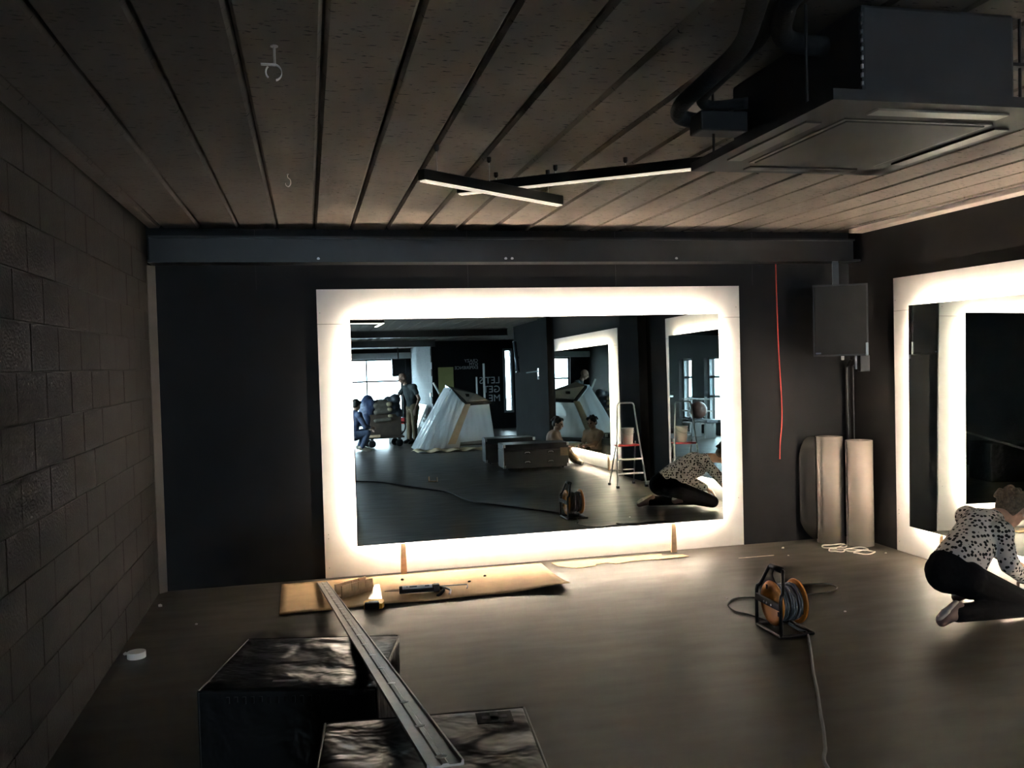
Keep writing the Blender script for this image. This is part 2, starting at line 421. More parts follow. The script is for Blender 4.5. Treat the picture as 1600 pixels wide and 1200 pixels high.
# ------------------------------------------------------------------ backlit mirrors (light strips hidden behind the glass edge)
def backlit_mirror(label, org, rotz, w, off, mw, tilt=.65, yaw=0.):
    t = thing('backlit_mirror', label, 'mirror', org, rotz)   # local x along the wall, local -y into the room
    seam = 1.895
    obj('backing_board', B(0, w, -.016, 0, .004, seam), 'white_board', t)
    obj('backing_board', B(0, w, -.016, 0, seam+.003, 2.154), 'white_board', t)
    x0, x1, z0, z1 = off, off+mw, .245, 1.925
    zc = (z0+z1)/2
    rot = Matrix.Translation((0, -.086, zc)) @ Matrix.Rotation(math.radians(yaw), 4, 'Z') @ Matrix.Rotation(math.radians(-tilt), 4, 'X')
    xm = (x0+x1)/2; rot = Matrix.Translation((xm, 0, 0)) @ rot
    gm = obj('mirror_pane', box(bmesh.new(), x0-xm, x1-xm, -.003, .003, z0-zc, z1-zc), 'mirror_glass', t)
    gm.matrix_local = rot
    ins = .16
    for q in ((x0+ins, x1-ins, z0+ins, z0+ins+.03), (x0+ins, x1-ins, z1-ins-.03, z1-ins), (x0+ins, x0+ins+.03, z0+ins+.03, z1-ins-.03), (x1-ins-.03, x1-ins, z0+ins+.03, z1-ins-.03)):
        obj('mounting_batten', B(q[0], q[1], -.070, -.016, q[2], q[3]), 'white_board', t)
    a, e = .040, .020                                             # strips sit on the back of the glass and shine onto the white board
    for q in ((x0+a+.06, x1-a-.06, z0+a, z0+a+e), (x0+a+.06, x1-a-.06, z1-a-e, z1-a), (x0+a, x0+a+e, z0+a+.06, z1-a-.06), (x1-a-e, x1-a, z0+a+.06, z1-a-.06)):
        h_ = obj('strip_housing', B(q[0]-.004, q[1]+.004, -.0710, -.0661, q[2]-.002, q[3]+.002), 'white_board', t)
        obj('light_strip', B(q[0], q[1], -.0660, -.0652, q[2], q[3]), 'led', h_)
    for sx, sz in ((.03, .30), (.03, .33), (w-.04, .4), (.02, 1.98), (w-.03, 1.98), (.03, .08)):
        obj('screw', LA([(.004, 0), (.004, -.002), (.002, -.003)], 8, 'Y', (sx, -.016, sz)), 'steel', t)
    return t
backlit_mirror('large backlit mirror with glowing white surround on the dark wall under the steel beam', (.078, D, 0), 0, 3.41, .235, 2.955, .65, .13)
backlit_mirror('backlit mirror on the side wall that the kneeling person in the dotted jumper works at', (XR, 6.08, 0), -PI/2, 3.43, .26, 2.93, .6)
backlit_mirror('backlit mirror on the side wall between step ladder and black road cases', (XR, .87, 0), -PI/2, 3.38, .235, 2.92, .6)
def prop(loc, rz, label):
    o = obj('wooden_prop', prism([(-.022, 0), (.022, 0), (.019, .222), (.010, .236), (-.018, .236)], -.010, .010, 'xz'), 'wood')
    o.location = loc; o.rotation_euler = (0, 0, rz); tag(o, label, 'wood strip', 'wooden strips propping the mirrors')
prop((.655, D-.068, .002), 0, 'short wooden strip under the large mirror, beside the caulking gun')
prop((2.84, D-.068, .002), 0, 'short wooden strip under the large mirror, beside the torn cardboard')
prop((XR-.068, 5.50, .002), PI/2, 'short wooden strip under the side mirror, behind the kneeling person')
prop((XR-.068, 3.10, .002), PI/2, 'short wooden strip under the side mirror end next to the ladder')
prop((XR-.068, .45, .002), PI/2, 'short wooden strip under the farther side mirror, beside the step ladder')

# ------------------------------------------------------------------ ceiling: pendants, cassette unit, hooks
def pendant(name, a, b_, z, hgt, wid, dif, label, wires, group=None):
    a = Vector((*a, 0)); b_ = Vector((*b_, 0)); d = b_-a; ln = d.length; ang = math.atan2(d.y, d.x)
    t = thing(name, label, 'pendant lamp', (a.x, a.y, z), ang, group)
    obj('housing', B(0, ln, -wid/2, wid/2, .006, hgt, .003), 'black_satin', t)
    obj('diffuser', B(.008, ln-.008, -wid/2+.004, wid/2-.004, 0, .006), dif, t)
    for s in wires:
        w = obj('suspension_wire', T([(s*ln, 0, hgt), (s*ln, 0, ZC-z)], .0018, 6), 'steel', t)
        obj('ceiling_cup', LA([(.012, 0), (.012, -.02), (.006, -.03)], 12, 'Z', (s*ln, 0, ZC-z)), 'black', w)
    return t
pendant('linear_pendant', (.53, 4.01), (1.36, 4.60), 2.42, .055, .045, 'diffuser_dim', 'short black linear pendant lamp with pale underside crossing below the longer one', (.1, .45, .9))
pendant('linear_pendant', (.83, 4.75), (2.35, 3.66), 2.50, .055, .05, 'diffuser_dim', 'long black linear pendant lamp running towards the ceiling cassette', (.12, .3, .5, .8))
pendant('linear_pendant', (.68, -.50), (1.18, -.60), 2.37, .05, .045, 'diffuser_lit', 'bright linear pendant reflected in the mirror, the one running along the beam', (.1, .9))
pendant('linear_pendant', (1.20, -.66), (1.16, -1.60), 2.38, .05, .045, 'diffuser_lit', 'bright linear pendant reflected in the mirror, the one meeting it at right angles', (.1, .9))

ac = thing('ceiling_cassette', 'large black ceiling air-conditioning cassette with pipes on its side', 'air conditioner', (1.83, 2.6, 2.28))
obj('body', B(-.29, .22, -.40, .37, .03, .29, .012), 'ac_paint', ac)
pz = obj('panel', prism([(-.42, .45), (.38, .45), (.38, -.46), (-.42, -.46)], .0, .03), 'ac_paint', ac)
bm = B(-.26, .22, -.28, .27, -.008, .001, .003); obj('intake_grille', bm, 'ac_paint', pz)
obj('grille_rim', B(-.275, .235, -.295, .285, -.004, .001, .002), 'black_satin', pz)
for x0, x1, y0, y1 in ((-.24, .20, -.40, -.345), (-.24, .20, .335, .39), (-.375, -.32, -.25, .25), (.28, .335, -.25, .25)):
    obj('air_flap', B(x0, x1, y0, y1, -.006, .001, .002), 'beam_paint' if y0 > -.39 else 'grey_metal', pz)
for z in range(9):
    obj('foil_tape', B(-.292, -.286, -.404, -.398, .06+z*.024, .072+z*.024), 'glint', ac)
obj('junction_box', B(-.47, -.29, .25, .35, .10, .17, .006), 'ac_paint', ac)
obj('pipe', T(smooth_path([(-.29, .30, .15), (-.42, .36, .16), (-.51, .34, .17), (-.55, .22, .18), (-.55, 0, .2), (-.56, -.22, .22), (-.64, -.45, .24), (-.75, -.72, .24), (-.78, -1.3, .24)]), .028, 12), 'foam', ac, True)
obj('pipe', T(smooth_path([(-.29, .25, .2), (-.40, .31, .2), (-.46, .26, .21), (-.48, .10, .22), (-.49, -.2, .25), (-.57, -.45, .27), (-.66, -.75, .27), (-.68, -1.3, .27)]), .02, 12), 'foam', ac, True)
obj('pipe', T(smooth_path([(-.24, -.22, .23), (-.36, -.23, .23), (-.45, -.27, .23), (-.52, -.38, .24), (-.58, -.6, .25), (-.60, -1.3, .25)]), .03, 12), 'foam', ac, True)
for x, y in ((-.40, .30), (.33, .30), (.33, -.30), (-.40, -.30)):
    r = obj('hanging_rod', T([(x, y, .03), (x, y, ZC-2.28)], .005, 8), 'black', ac)
obj('mounting_ear', B(.21, .36, -.32, -.28, .17, .18), 'black', ac); obj('mounting_ear', B(.21, .36, .28, .32, .17, .18), 'black', ac)

h = thing('pipe_clip', 'shiny open metal pipe clip on a rod under the ceiling', 'clip', (-.07, 2.87, ZC))
obj('rod', T([(0, 0, 0), (0, 0, -.058)], .004), 'steel', h); obj('rod_plate', LA([(.012, -.004), (.012, 0)], 10), 'steel', h)
ring = [(-.004+.024*math.cos(a), 0, -.083+.024*math.sin(a)) for a in [math.radians(v) for v in range(-75, 106, 15)]]
bm = bmesh.new()
for (x, _, z), (x2, _, z2) in zip(ring, ring[1:]):
    f = [bm.verts.new(p) for p in ((x, -.009, z), (x2, -.009, z2), (x2, .009, z2), (x, .009, z))]; bm.faces.new(f)
    k = 1.08; g_ = [bm.verts.new(p) for p in ((x*k, -.009, -.083+(z+.083)*k), (x2*k, -.009, -.083+(z2+.083)*k), (x2*k, .009, -.083+(z2+.083)*k), (x*k, .009, -.083+(z+.083)*k))]; bm.faces.new(g_)
    for i in range(4): bm.faces.new((f[i], f[(i+1) % 4], g_[(i+1) % 4], g_[i]))
bmesh.ops.remove_doubles(bm, verts=bm.verts, dist=.0003)
obj('clip_band', bm, 'zinc', h); obj('clip_tail', B(-.042, .002, -.009, .009, -.061, -.058), 'zinc', h)
obj('clip_band', T([(-.004+.024*math.cos(a), 0, -.083+.024*math.sin(a)) for a in [math.radians(v) for v in range(135, 240, 15)]], .003, 6), 'zinc', h)
h = thing('wire_hook', 'small pale wire hook hanging from the ceiling nearer the back wall', 'hook', (-.07, 4.77, ZC))
obj('hook_wire', T(smooth_path([(0, 0, 0), (0, 0, -.018), (.012, 0, -.03), (.013, 0, -.052), (.002, 0, -.066), (-.010, 0, -.06), (-.013, 0, -.048)]), .0028, 6), 'white_cable', h)
obj('hook_screw', LA([(.006, -.004), (.006, 0)], 8), 'steel', h)

# ------------------------------------------------------------------ corner: loudspeaker, rolls, cables
sp = thing('loudspeaker', 'black loudspeaker hung in the corner above the two rolls', 'speaker', (4.125, 6.26, 1.555))
sp.rotation_euler = (0, 0, math.radians(-24))
obj('cabinet', prism([(-.205, -.15), (.205, -.15), (.14, .15), (-.14, .15)], 0, .56), 'black', sp)
obj('grille', B(-.195, .195, -.160, -.150, .012, .548, .006), 'black_matte', sp)
obj('badge', B(-.19, -.15, -.1625, -.160, .018, .030), 'label_ink', sp)
obj('corner_cap', B(.180, .200, -.162, -.140, .0, .10, .004), 'tube_grey', sp)
obj('knob', LA([(.012, 0), (.012, -.03), (.006, -.034)], 12, 'Z', (.03, -.04, 0)), 'grey_metal', sp)
obj('bracket', B(.17, .24, .0, .12, -.13, 0, .004), 'black', sp); obj('bracket_arm', B(.135, .15, .02, .06, -.11, 0, .003), 'grey_metal', sp)
obj('hanging_bar', B(.015, .065, .285, .30, .40, .79), 'beam_paint', sp); obj('hanger_arm', B(.015, .065, .14, .295, .40, .43), 'beam_paint', sp)
tag(obj('speaker_conduit', T([(4.455, 6.63, .03), (4.455, 6.63, 1.46), (4.38, 6.45, 1.53)], .014, 10), 'black'), 'black conduit rising in the corner from the rolls to the loudspeaker, the thicker of two', 'pipe', 'corner conduits')
tag(obj('speaker_conduit', T([(4.49, 6.60, .03), (4.49, 6.60, 1.46), (4.42, 6.44, 1.50)], .008, 10), 'black'), 'thin black conduit beside the thicker one in the corner below the loudspeaker', 'pipe', 'corner conduits')
def scroll(c, r0, r1, turns, h, tail=None, start=0.):
    bm = bmesh.new(); pts = []; n = int(turns*28)
    for i in range(n+1):
        t = i/n; a = start+t*turns*2*PI; r = r0+(r1-r0)*t; pts.append((c[0]+r*math.cos(a), c[1]+r*math.sin(a)))
    if tail: pts += tail
    lo = [bm.verts.new((x, y, 0)) for x, y in pts]; hi = [bm.verts.new((x, y, h)) for x, y in pts]
    for i in range(len(pts)-1): bm.faces.new((lo[i], lo[i+1], hi[i+1], hi[i]))
    return bm
def sheet_obj(name, bm, mt, parent, th=.003):
    o = obj(name, bm, mt, parent, True); md = o.modifiers.new('thickness', 'SOLIDIFY'); md.thickness = th; md.offset = 0
    return o
t = thing('sheet_roll', 'pale upright roll of sheet nearest the side mirror, open hollow top', 'roll', (4.375, 6.36, 0))
sheet_obj('rolled_sheet', scroll((0, 0), .085, .108, 2.3, .86, start=1.), 'roll_sheet', t)
t = thing('sheet_roll', 'pale upright roll of sheet with a dark loose flap against the back wall', 'roll', (4.215, 6.535, 0))
sheet_obj('rolled_sheet', scroll((0, 0), .085, .112, 2.2, .885, start=2.2), 'roll_sheet', t)
bm = bmesh.new(); cols = []
for i in range(13):
    s = i/12; x = -.112-.10*s; y = .02+.10*math.sin(s*PI/2); top = .885-.0-.17*max(0, (s-.25)/.75)**2.4; bot = .03+.14*max(0, (s-.2)/.8)**1.5
    cols.append([bm.verts.new((x, y, bot+(top-bot)*j/8)) for j in range(9)])
for A, C in zip(cols, cols[1:]):
    for j in range(8): bm.faces.new((A[j], C[j], C[j+1], A[j+1]))
sheet_obj('loose_flap', bm, 'roll_dark', t)
def rings_path(cs):
    pts = []
    for cx, cy, rx, ry, ph, turn in cs:
        n = int(28*turn)
        for i in range(n): a = ph+2*PI*i/28; pts.append((cx+rx*math.cos(a), cy+ry*math.sin(a), .006+.004*math.sin(i*.7)))
    return pts
tag(obj('white_cable', T(rings_path([(4.13, 6.36, .105, .06, 0, 1.1), (4.06, 6.22, .06, .055, 1.5, 1.15), (4.22, 6.20, .10, .06, 2.5, 1.0), (4.22, 6.09, .085, .06, 1.0, 1.1)]), .0055, 6), 'white_cable', None, True), 'thin white cable lying in loose loops on the floor by the rolls', 'cable')
tag(obj('red_wire', T(smooth_path([(3.83, D-.012, 2.335), (3.835, D-.012, 2.0), (3.845, D-.010, 1.6), (3.862, D-.012, 1.2), (3.86, D-.011, 1.0), (3.842, D-.012, .84), (3.835, D-.012, .70)]), .0045, 6), 'red_cable', None, True), 'thin red wire hanging from the beam down the dark back wall', 'wire')

# ------------------------------------------------------------------ floor things near the large mirror
def grid_sheet(poly_u, nx, ny, zf, th=.004):
    (x0, y0), (x1, y1), (x2, y2), (x3, y3) = poly_u          # near-left, near-right, far-right, far-left
    bm = bmesh.new(); V = []
    for j in range(ny+1):
        v = j/ny; row = []
        for i in range(nx+1):
            u = i/nx
            x = (1-v)*((1-u)*x0+u*x1)+v*((1-u)*x3+u*x2); y = (1-v)*((1-u)*y0+u*y1)+v*((1-u)*y3+u*y2)
            row.append(bm.verts.new((x, y, .004+zf(u, v))))
        V.append(row)
    for j in range(ny):
        for i in range(nx): bm.faces.new((V[j][i], V[j][i+1], V[j+1][i+1], V[j+1][i]))
    return bm
o = sheet_obj('cardboard_sheet', grid_sheet([(-.23, 5.77), (1.72, 5.82), (1.72, 6.60), (-.24, 6.60)], 40, 12, lambda u, v: (1-v)**3*(.006+.018*max(0, math.sin(u*9-1.2))*u+.015*u**6)+.002*math.sin(u*23)*(1-v)), 'kraft', None)
tag(o, 'large brown cardboard sheet on the floor with tools lying on it', 'cardboard')
bm = prism([(1.80, 6.59), (1.82, 6.47), (1.93, 6.355), (2.10, 6.385), (2.11, 6.43), (2.21, 6.445), (2.26, 6.39), (2.42, 6.43), (2.66, 6.425), (2.72, 6.59)], .001, .004)
tag(obj('cardboard_sheet', bm, 'kraft'), 'torn narrow piece of cardboard on the floor along the large mirror', 'cardboard')
bm = prism([(2.60, 6.40), (2.88, 6.42), (2.86, 6.50), (2.64, 6.50)], .005, .008)
tag(obj('cardboard_sheet', bm, 'kraft'), 'small cardboard scrap overlapping the end of the torn piece', 'cardboard')
# mitre box
t = thing('mitre_box', 'pale wooden mitre box with saw slots on the cardboard', 'mitre box', (.175, 6.03, .010), math.atan2(.16, .22))
obj('base', B(0, .27, 0, .085, 0, .012), 'pale_wood', t)
for y in (0, .073):
    bm = bmesh.new()
    xs = [0, .085, .140, .205, .27]
    for a, c in zip(xs, xs[1:]): box(bm, a+.0015, c-.0015, y, y+.012, .012, .085)
    box(bm, 0, .27, y, y+.012, .012, .035)
    obj('side', bm, 'pale_wood', t)
# hand saw
t = thing('hand_saw', 'hand saw with yellow and black handle at the cardboard edge', 'saw', (.365, 5.72, .012), math.radians(-6))
obj('blade', prism([(-.055, .07), (.055, .07), (.022, .56), (-.012, .56)], .014, .016), 'blade', t)
obj('handle', prism([(-.062, -.02), (.055, -.02), (.066, .03), (.06, .085), (.035, .10), (-.045, .095), (-.066, .05)], 0, .034), 'yellow', t)
obj('handle_grip', B(-.058, .036, -.03, .0, -.002, .045, .008), 'black', t)
obj('handle_hole', B(-.035, .03, .02, .05, .0335, .035), 'black', t)
# caulking gun
t = thing('caulking_gun', 'black caulking gun with white label lying on the cardboard', 'caulking gun', (.56, 6.02, .038), math.radians(-3))
cart = obj('cartridge', LA([(.024, 0), (.026, .004), (.026, .235), (.024, .24)], 24, 'X'), 'black_satin', t, True)
bm = bmesh.new(); V = [math.radians(178+k*9) for k in range(9)]
for a, c in zip(V, V[1:]):
    bm.faces.new([bm.verts.new((x, -.0*x+.0266*math.sin(ang), -.0266*math.cos(ang))) for x, ang in ((.02, a), (.225, a), (.225, c), (.02, c))])
obj('label', bm, 'label_white', cart)
V = [math.radians(196+k*8) for k in range(5)]
for x0, x1 in ((.175, .205), (.05, .055), (.07, .12)):
    bm = bmesh.new()
    for a, c in zip(V, V[1:]): bm.faces.new([bm.verts.new((x, .0269*math.sin(ang), -.0269*math.cos(ang))) for x, ang in ((x0, a), (x1, a), (x1, c), (x0, c))])
    bmesh.ops.remove_doubles(bm, verts=bm.verts, dist=.0001); obj('print', bm, 'label_ink', cart)
obj('nozzle', LA([(.004, -.10), (.010, -.01), (.014, 0)], 12, 'X'), 'pale_wood', t, True)
obj('yoke', B(.235, .275, -.022, .022, -.026, .026, .004), 'black', t)
obj('cradle', T([(0, -.027, -.012), (.24, -.027, -.012)], .003), 'black', t); obj('cradle', T([(0, .027, -.012), (.24, .027, -.012)], .003), 'black', t)
obj('handle', T(smooth_path([(.27, 0, .0), (.30, -.03, -.01), (.275, -.09, -.022), (.25, -.125, -.028)]), [.012]*18+[.01], 8), 'black_satin', t, True)
obj('trigger', T(smooth_path([(.30, 0, 0), (.345, -.04, -.012), (.335, -.10, -.026)]), .008, 8), 'steel', t, True)
obj('plunger_rod', T(smooth_path([(.27, 0, .008), (.40, 0, .008), (.455, 0, .007), (.47, -.012, .004), (.462, -.04, -.01)]), .0038, 8), 'steel', t, True)
# roll of tape, crumbs
t = thing('tape_roll', 'white roll of tape on the floor by the block wall', 'tape', (-.98, 5.2, 0))
obj('tape', LA([(.034, .0), (.049, .0), (.049, .034), (.034, .034)], 28), 'paper_white', t); obj('core', T([(.0335*math.cos(2*PI*k/24), .0335*math.sin(2*PI*k/24), .017) for k in range(24)], .006, 6, True), 'red_plastic', t)
crumb_me = None
for k, (x, y, s) in enumerate(((-1.02, 6.27, .018), (-.73, 5.75, .010), (-1.05, 5.27, .016), (.62, 6.42, .014), (1.08, 6.2, .012), (1.22, 6.33, .012), (2.62, 5.25, .008), (2.72, 5.22, .007), (3.72, 6.45, .012), (3.62, 6.2, .008), (3.15, 4.75, .008), (4.36, 6.02, .01))):
    bm = bmesh.new(); bmesh.ops.create_icosphere(bm, subdivisions=1, radius=1)
    for v in bm.verts: v.co = Vector((v.co.x*random.uniform(.7, 1.4), v.co.y*random.uniform(.6, 1), max(-.5, v.co.z)*.7))*s
    o = obj('debris', bm, 'paper_white' if k not in (3, 4, 5) else 'black_matte'); o.location = (x, y, s*.35+(.006 if k in (3, 4, 5) else 0))
    on = ('on the cardboard sheet', 'crumb of dark debris') if k in (3, 4, 5) else ('on the open floor', 'crumb of pale plaster debris')
    tag(o, on[1]+' lying '+on[0], 'debris', 'debris crumbs '+on[0])
tag(obj('plastic_strip', B(3.22, 3.52, 6.24, 6.25, .001, .005), 'white_cable'), 'thin pale plastic strip lying on the floor by the mirror corner', 'strip')

# ------------------------------------------------------------------ cable reel with its cable
t = thing('cable_reel', 'orange cable reel in a black tubular stand on the floor', 'cable reel', (2.52, 4.54, 0))
yl, yr, topx = .135, -.135, .055
frame = [(.0, yl, .012), (0, yl, .215), (.02, yl-.012, .25), (topx-.008, yl-.055, .345), (topx, yl-.075, .362), (topx, yr+.075, .362), (topx-.008, yr+.055, .345), (.02, yr+.012, .25), (0, yr, .215), (0, yr, .012)]
obj('stand_frame', T(smooth_path(frame, 3), .010, 10), 'black_satin', t, True)
obj('base_frame', T(smooth_path([(0, yl, .012), (.02, yl, .011), (.19, yl-.01, .011), (.205, yl-.03, .011), (.205, yr+.03, .011), (.19, yr+.01, .011), (.02, yr, .011), (0, yr, .012)], 3), .010, 10), 'black_satin', t, True)
obj('base_rail', T([(0, yl, .011), (0, yr, .011)], .010, 10), 'black_satin', t)
obj('grip', T([(topx, .06, .363), (topx, -.06, .363)], .017, 12), 'black', t, True)
obj('cross_bar', B(-.012, .004, yr, yl, .155, .195, .003), 'black', t)
for y in (-.05, .0, .03): obj('rivet', LA([(.006, -.003), (.006, 0)], 8, 'X', (-.012, y, .17)), 'glint', t)
for xx in (.025, .175):
    ds = obj('drum_disc', LA([(.012, xx-.004), (.075, xx-.004), (.08, xx-.010), (.122, xx-.008), (.127, xx), (.122, xx+.008), (.012, xx+.006)], 40, 'X', (0, 0, .165)), 'orange', t, True)
    for a in (1.1, 3.6): obj('vent_slot', B(xx-.0125, xx-.009, .095*math.cos(a)-.008, .095*math.cos(a)+.008, .165+.095*math.sin(a)-.013, .165+.095*math.sin(a)+.013), 'black', ds)
obj('drum_core', LA([(.05, .03), (.05, .17)], 24, 'X', (0, 0, .165)), 'orange', t, True)
for k in range(8):
    obj('cable_turn', T([(.040+.0165*k, (.100-.004*(k % 3))*math.cos(2*PI*i/32), .165+(.100-.004*(k % 3))*math.sin(2*PI*i/32)) for i in range(32)], .0085, 6, True), 'cable_grey', t, True)
obj('plug_lead', T(smooth_path([(.05, .02, .355), (.045, .03, .32), (.05, .015, .285), (.06, 0, .26)]), .004, 6), 'cable_black', t, True)
zf = .0075
path = [(2.62, 4.50, .055), (2.67, 4.47, .02), (2.70, 4.44, zf), (2.60, 4.25, zf), (2.50, 4.07, zf), (2.38, 3.86, zf), (2.28, 3.67, zf), (2.14, 3.42, zf), (2.07, 3.29, zf), (1.97, 3.12, zf), (1.88, 2.96, zf), (1.80, 2.5, zf), (1.74, 1.92, zf), (1.54, 1.45, zf), (1.33, 1.02, zf), (1.15, .60, zf), (.97, .25, zf), (.64, -.02, zf), (.25, -.12, zf), (-.3, -.15, zf)]
tag(obj('power_cable', T(smooth_path(path), .0075, 8), 'cable_grey', None, True), 'long dark cable running from the orange reel across the open floor', 'cable')
loop = [(2.63, 4.60, zf), (2.57, 4.85, zf), (2.52, 4.95, zf), (2.55, 5.10, zf), (2.66, 5.21, zf), (2.82, 5.18, zf), (2.97, 5.14, zf), (3.10, 5.15, zf), (3.29, 5.15, zf), (3.41, 5.23, zf), (3.41, 5.34, zf), (3.24, 5.37, zf), (3.08, 5.32, zf), (2.95, 5.25, .016), (2.86, 5.15, .02)]
tag(obj('power_cable', T(smooth_path(loop), .0055, 8), 'cable_black', None, True), 'thin dark cable lying in a wide loop behind the orange reel', 'cable')

# ------------------------------------------------------------------ soft boxes and metal strip in the foreground
def soft_box(label, corner, rot, sx, sy, sz, stitch):
    t = thing('soft_plyo_box', label, 'soft box', (*corner, 0), rot)
    n = 22; bm = bmesh.new(); box(bm, 0, sx, 0, sy, 0, sz, .012)
    bmesh.ops.subdivide_edges(bm, edges=[e for e in bm.edges if e.calc_length() > .2], cuts=n, use_grid_fill=True)
    rnd = random.Random(len(label))
    ph = [rnd.uniform(0, 6) for _ in range(8)]
    for v in bm.verts:
        x, y, z = v.co
        if z > sz-.02 and .02 < x < sx-.02 and .02 < y < sy-.02:
            w = math.sin(x*18+y*9+ph[0]+2*math.sin(y*11+ph[1]))*math.sin(y*14-x*5+ph[2])
            v.co.z += .0035*w-.002*math.sin(x*41+ph[3])*math.sin(y*37+ph[4])
    obj('cover', bm, 'vinyl', t, True)
    e = .004
    for pts in ([(e, e, sz-e), (sx-e, e, sz-e)], [(sx-e, e, sz-e), (sx-e, sy-e, sz-e)], [(sx-e, sy-e, sz-e), (e, sy-e, sz-e)], [(e, sy-e, sz-e), (e, e, sz-e)], [(sx-e, e, .01), (sx-e, e, sz-e)], [(e, e, .01), (e, e, sz-e)]):
        obj('seam_piping', T(pts, .0045, 8), 'black_satin', t)
    if stitch:
        for k in range(16): obj('gather', B(.10+k*.028, .112+k*.028, -.004, .001, sz-.045+.004*math.sin(k*2.), sz-.022, .002), 'black_satin', t)
        obj('tape_scrap', B(.24, .33, .06, .078, sz+.003, sz+.0045), 'glint', t)
    else:
        pt = obj('label_patch', B(.40, .495, .395, .465, sz+.004, sz+.0055), 'black_matte', t)
        obj('cross_mark', B(.437, .459, .402, .458, sz+.0055, sz+.0062), 'ac_paint', pt); obj('cross_mark', B(.415, .481, .421, .440, sz+.0055, sz+.0062), 'ac_paint', pt)
    return t
soft_box('black vinyl soft box on the floor with the metal strip resting across its corner', (-.405, 3.135), math.radians(-13.5), .615, .565, .5, True)
soft_box('black vinyl soft box with piped edges and a faint cross patch on top', (-.035, 1.87), math.radians(-5.2), .54, .50, .65, False)
P0 = Vector((.05, 6.55, .006)); P1 = Vector((.232, 1.655, .826)); dv = P1-P0; ln = dv.length
t = thing('metal_strip', 'long galvanised metal strip leaning from the floor up over the soft box', 'metal profile', P0)
q = dv.to_track_quat('Y', 'Z'); t.rotation_mode = 'QUATERNION'; t.rotation_quaternion = q
bm = prism([(-.036, -.004), (.036, -.004), (.036, .006), (.032, .006), (.030, 0), (.008, 0), (.005, .003), (-.005, .003), (-.008, 0), (-.030, 0), (-.032, .006), (-.036, .006)], 0, ln, 'xz')
obj('profile', bm, 'galv', t)
for k in range(19):
    obj('rivet', LA([(.0125, .0), (.012, .0008)], 12, 'Z', (0, .10+k*(ln-.15)/18, .0032)), 'paper_white', t)

# ------------------------------------------------------------------ people
def capsule(bm, a, ra, b_, rb, seg=14):
    a = Vector(a); b_ = Vector(b_); d = (b_-a)
    if d.length < 1e-5: d = Vector((0, 0, 1e-4))
    qd = d.to_track_quat('Z', 'Y').to_matrix(); rings = []
    prof = [(ra*math.cos(t), -ra*math.sin(t)) for t in (1.5, 1.1, .7, .35)]+[(ra, 0), (rb, d.length)]+[(rb*math.cos(t), d.length+rb*math.sin(t)) for t in (.35, .7, 1.1, 1.5)]
    for r, h in prof: rings.append([bm.verts.new(a+qd@Vector((r*math.cos(2*PI*k/seg), r*math.sin(2*PI*k/seg), h))) for k in range(seg)])
    for A, C in zip(rings, rings[1:]):
        for k in range(seg): bm.faces.new((A[k], A[(k+1) % seg], C[(k+1) % seg], C[k]))
    bm.faces.new(rings[0][::-1]); bm.faces.new(rings[-1])
def ellip(bm, c, r, M=None):
    res = bmesh.ops.create_uvsphere(bm, u_segments=18, v_segments=12, radius=1)
    for v in res['verts']:
        p = Vector((v.co.x*r[0], v.co.y*r[1], v.co.z*r[2]))
        v.co = Vector(c)+((M @ p) if M is not None else p)
def blob(name, prims, mt, parent, voxel=.009, smooth=6):
    bm = bmesh.new()
    for pr_ in prims:
        if pr_[0] == 'c': capsule(bm, *pr_[1:])
        else: ellip(bm, *pr_[1:])
    me = bpy.data.meshes.new(name+'_src'); bm.to_mesh(me); bm.free()
    o = bpy.data.objects.new(name+'_src', me); COL.objects.link(o)
    md = o.modifiers.new('r', 'REMESH'); md.mode = 'VOXEL'; md.voxel_size = voxel
    if smooth: ms = o.modifiers.new('s', 'SMOOTH'); ms.iterations = smooth; ms.factor = .5
    dg = bpy.context.evaluated_depsgraph_get()
    me2 = bpy.data.meshes.new_from_object(o.evaluated_get(dg)); me2.name = name
    bpy.data.objects.remove(o); bpy.data.meshes.remove(me)
    me2.materials.clear()
    return link(name, me2, mt, parent, True)
def lerp(a, b_, t): return Vector(a)*(1-t)+Vector(b_)*t
def hand(prims, wrist, aim, palm_n, s=1.):
    w = Vector(wrist); f = Vector(aim).normalized(); n = Vector(palm_n); n = (n-f*n.dot(f)).normalized(); sd = f.cross(n)
    for k in (-1, 0, 1): prims.append(('c', w+sd*.018*k*s, .017*s, w+f*.085*s+sd*.024*k*s, .014*s))
    for k, (off, l) in enumerate(((-.033, .062), (-.011, .078), (.011, .082), (.033, .07))):
        p0 = w+f*.088*s+sd*off*s; p1 = p0+(f*.9+n*.35+sd*off*2)*l*.5*s; p2 = p1+(f*.7+n*.75)*l*.5*s
        prims += [('c', p0, .0095*s, p1, .0088*s), ('c', p1, .0088*s, p2, .0075*s)]
    p0 = w+f*.03*s+sd*.03*s; p1 = p0+(f*.55+sd*.75+n*.25)*.045*s; p2 = p1+(f*.85+sd*.2+n*.35)*.035*s
    prims += [('c', p0, .014*s, p1, .011*s), ('c', p1, .011*s, p2, .009*s)]
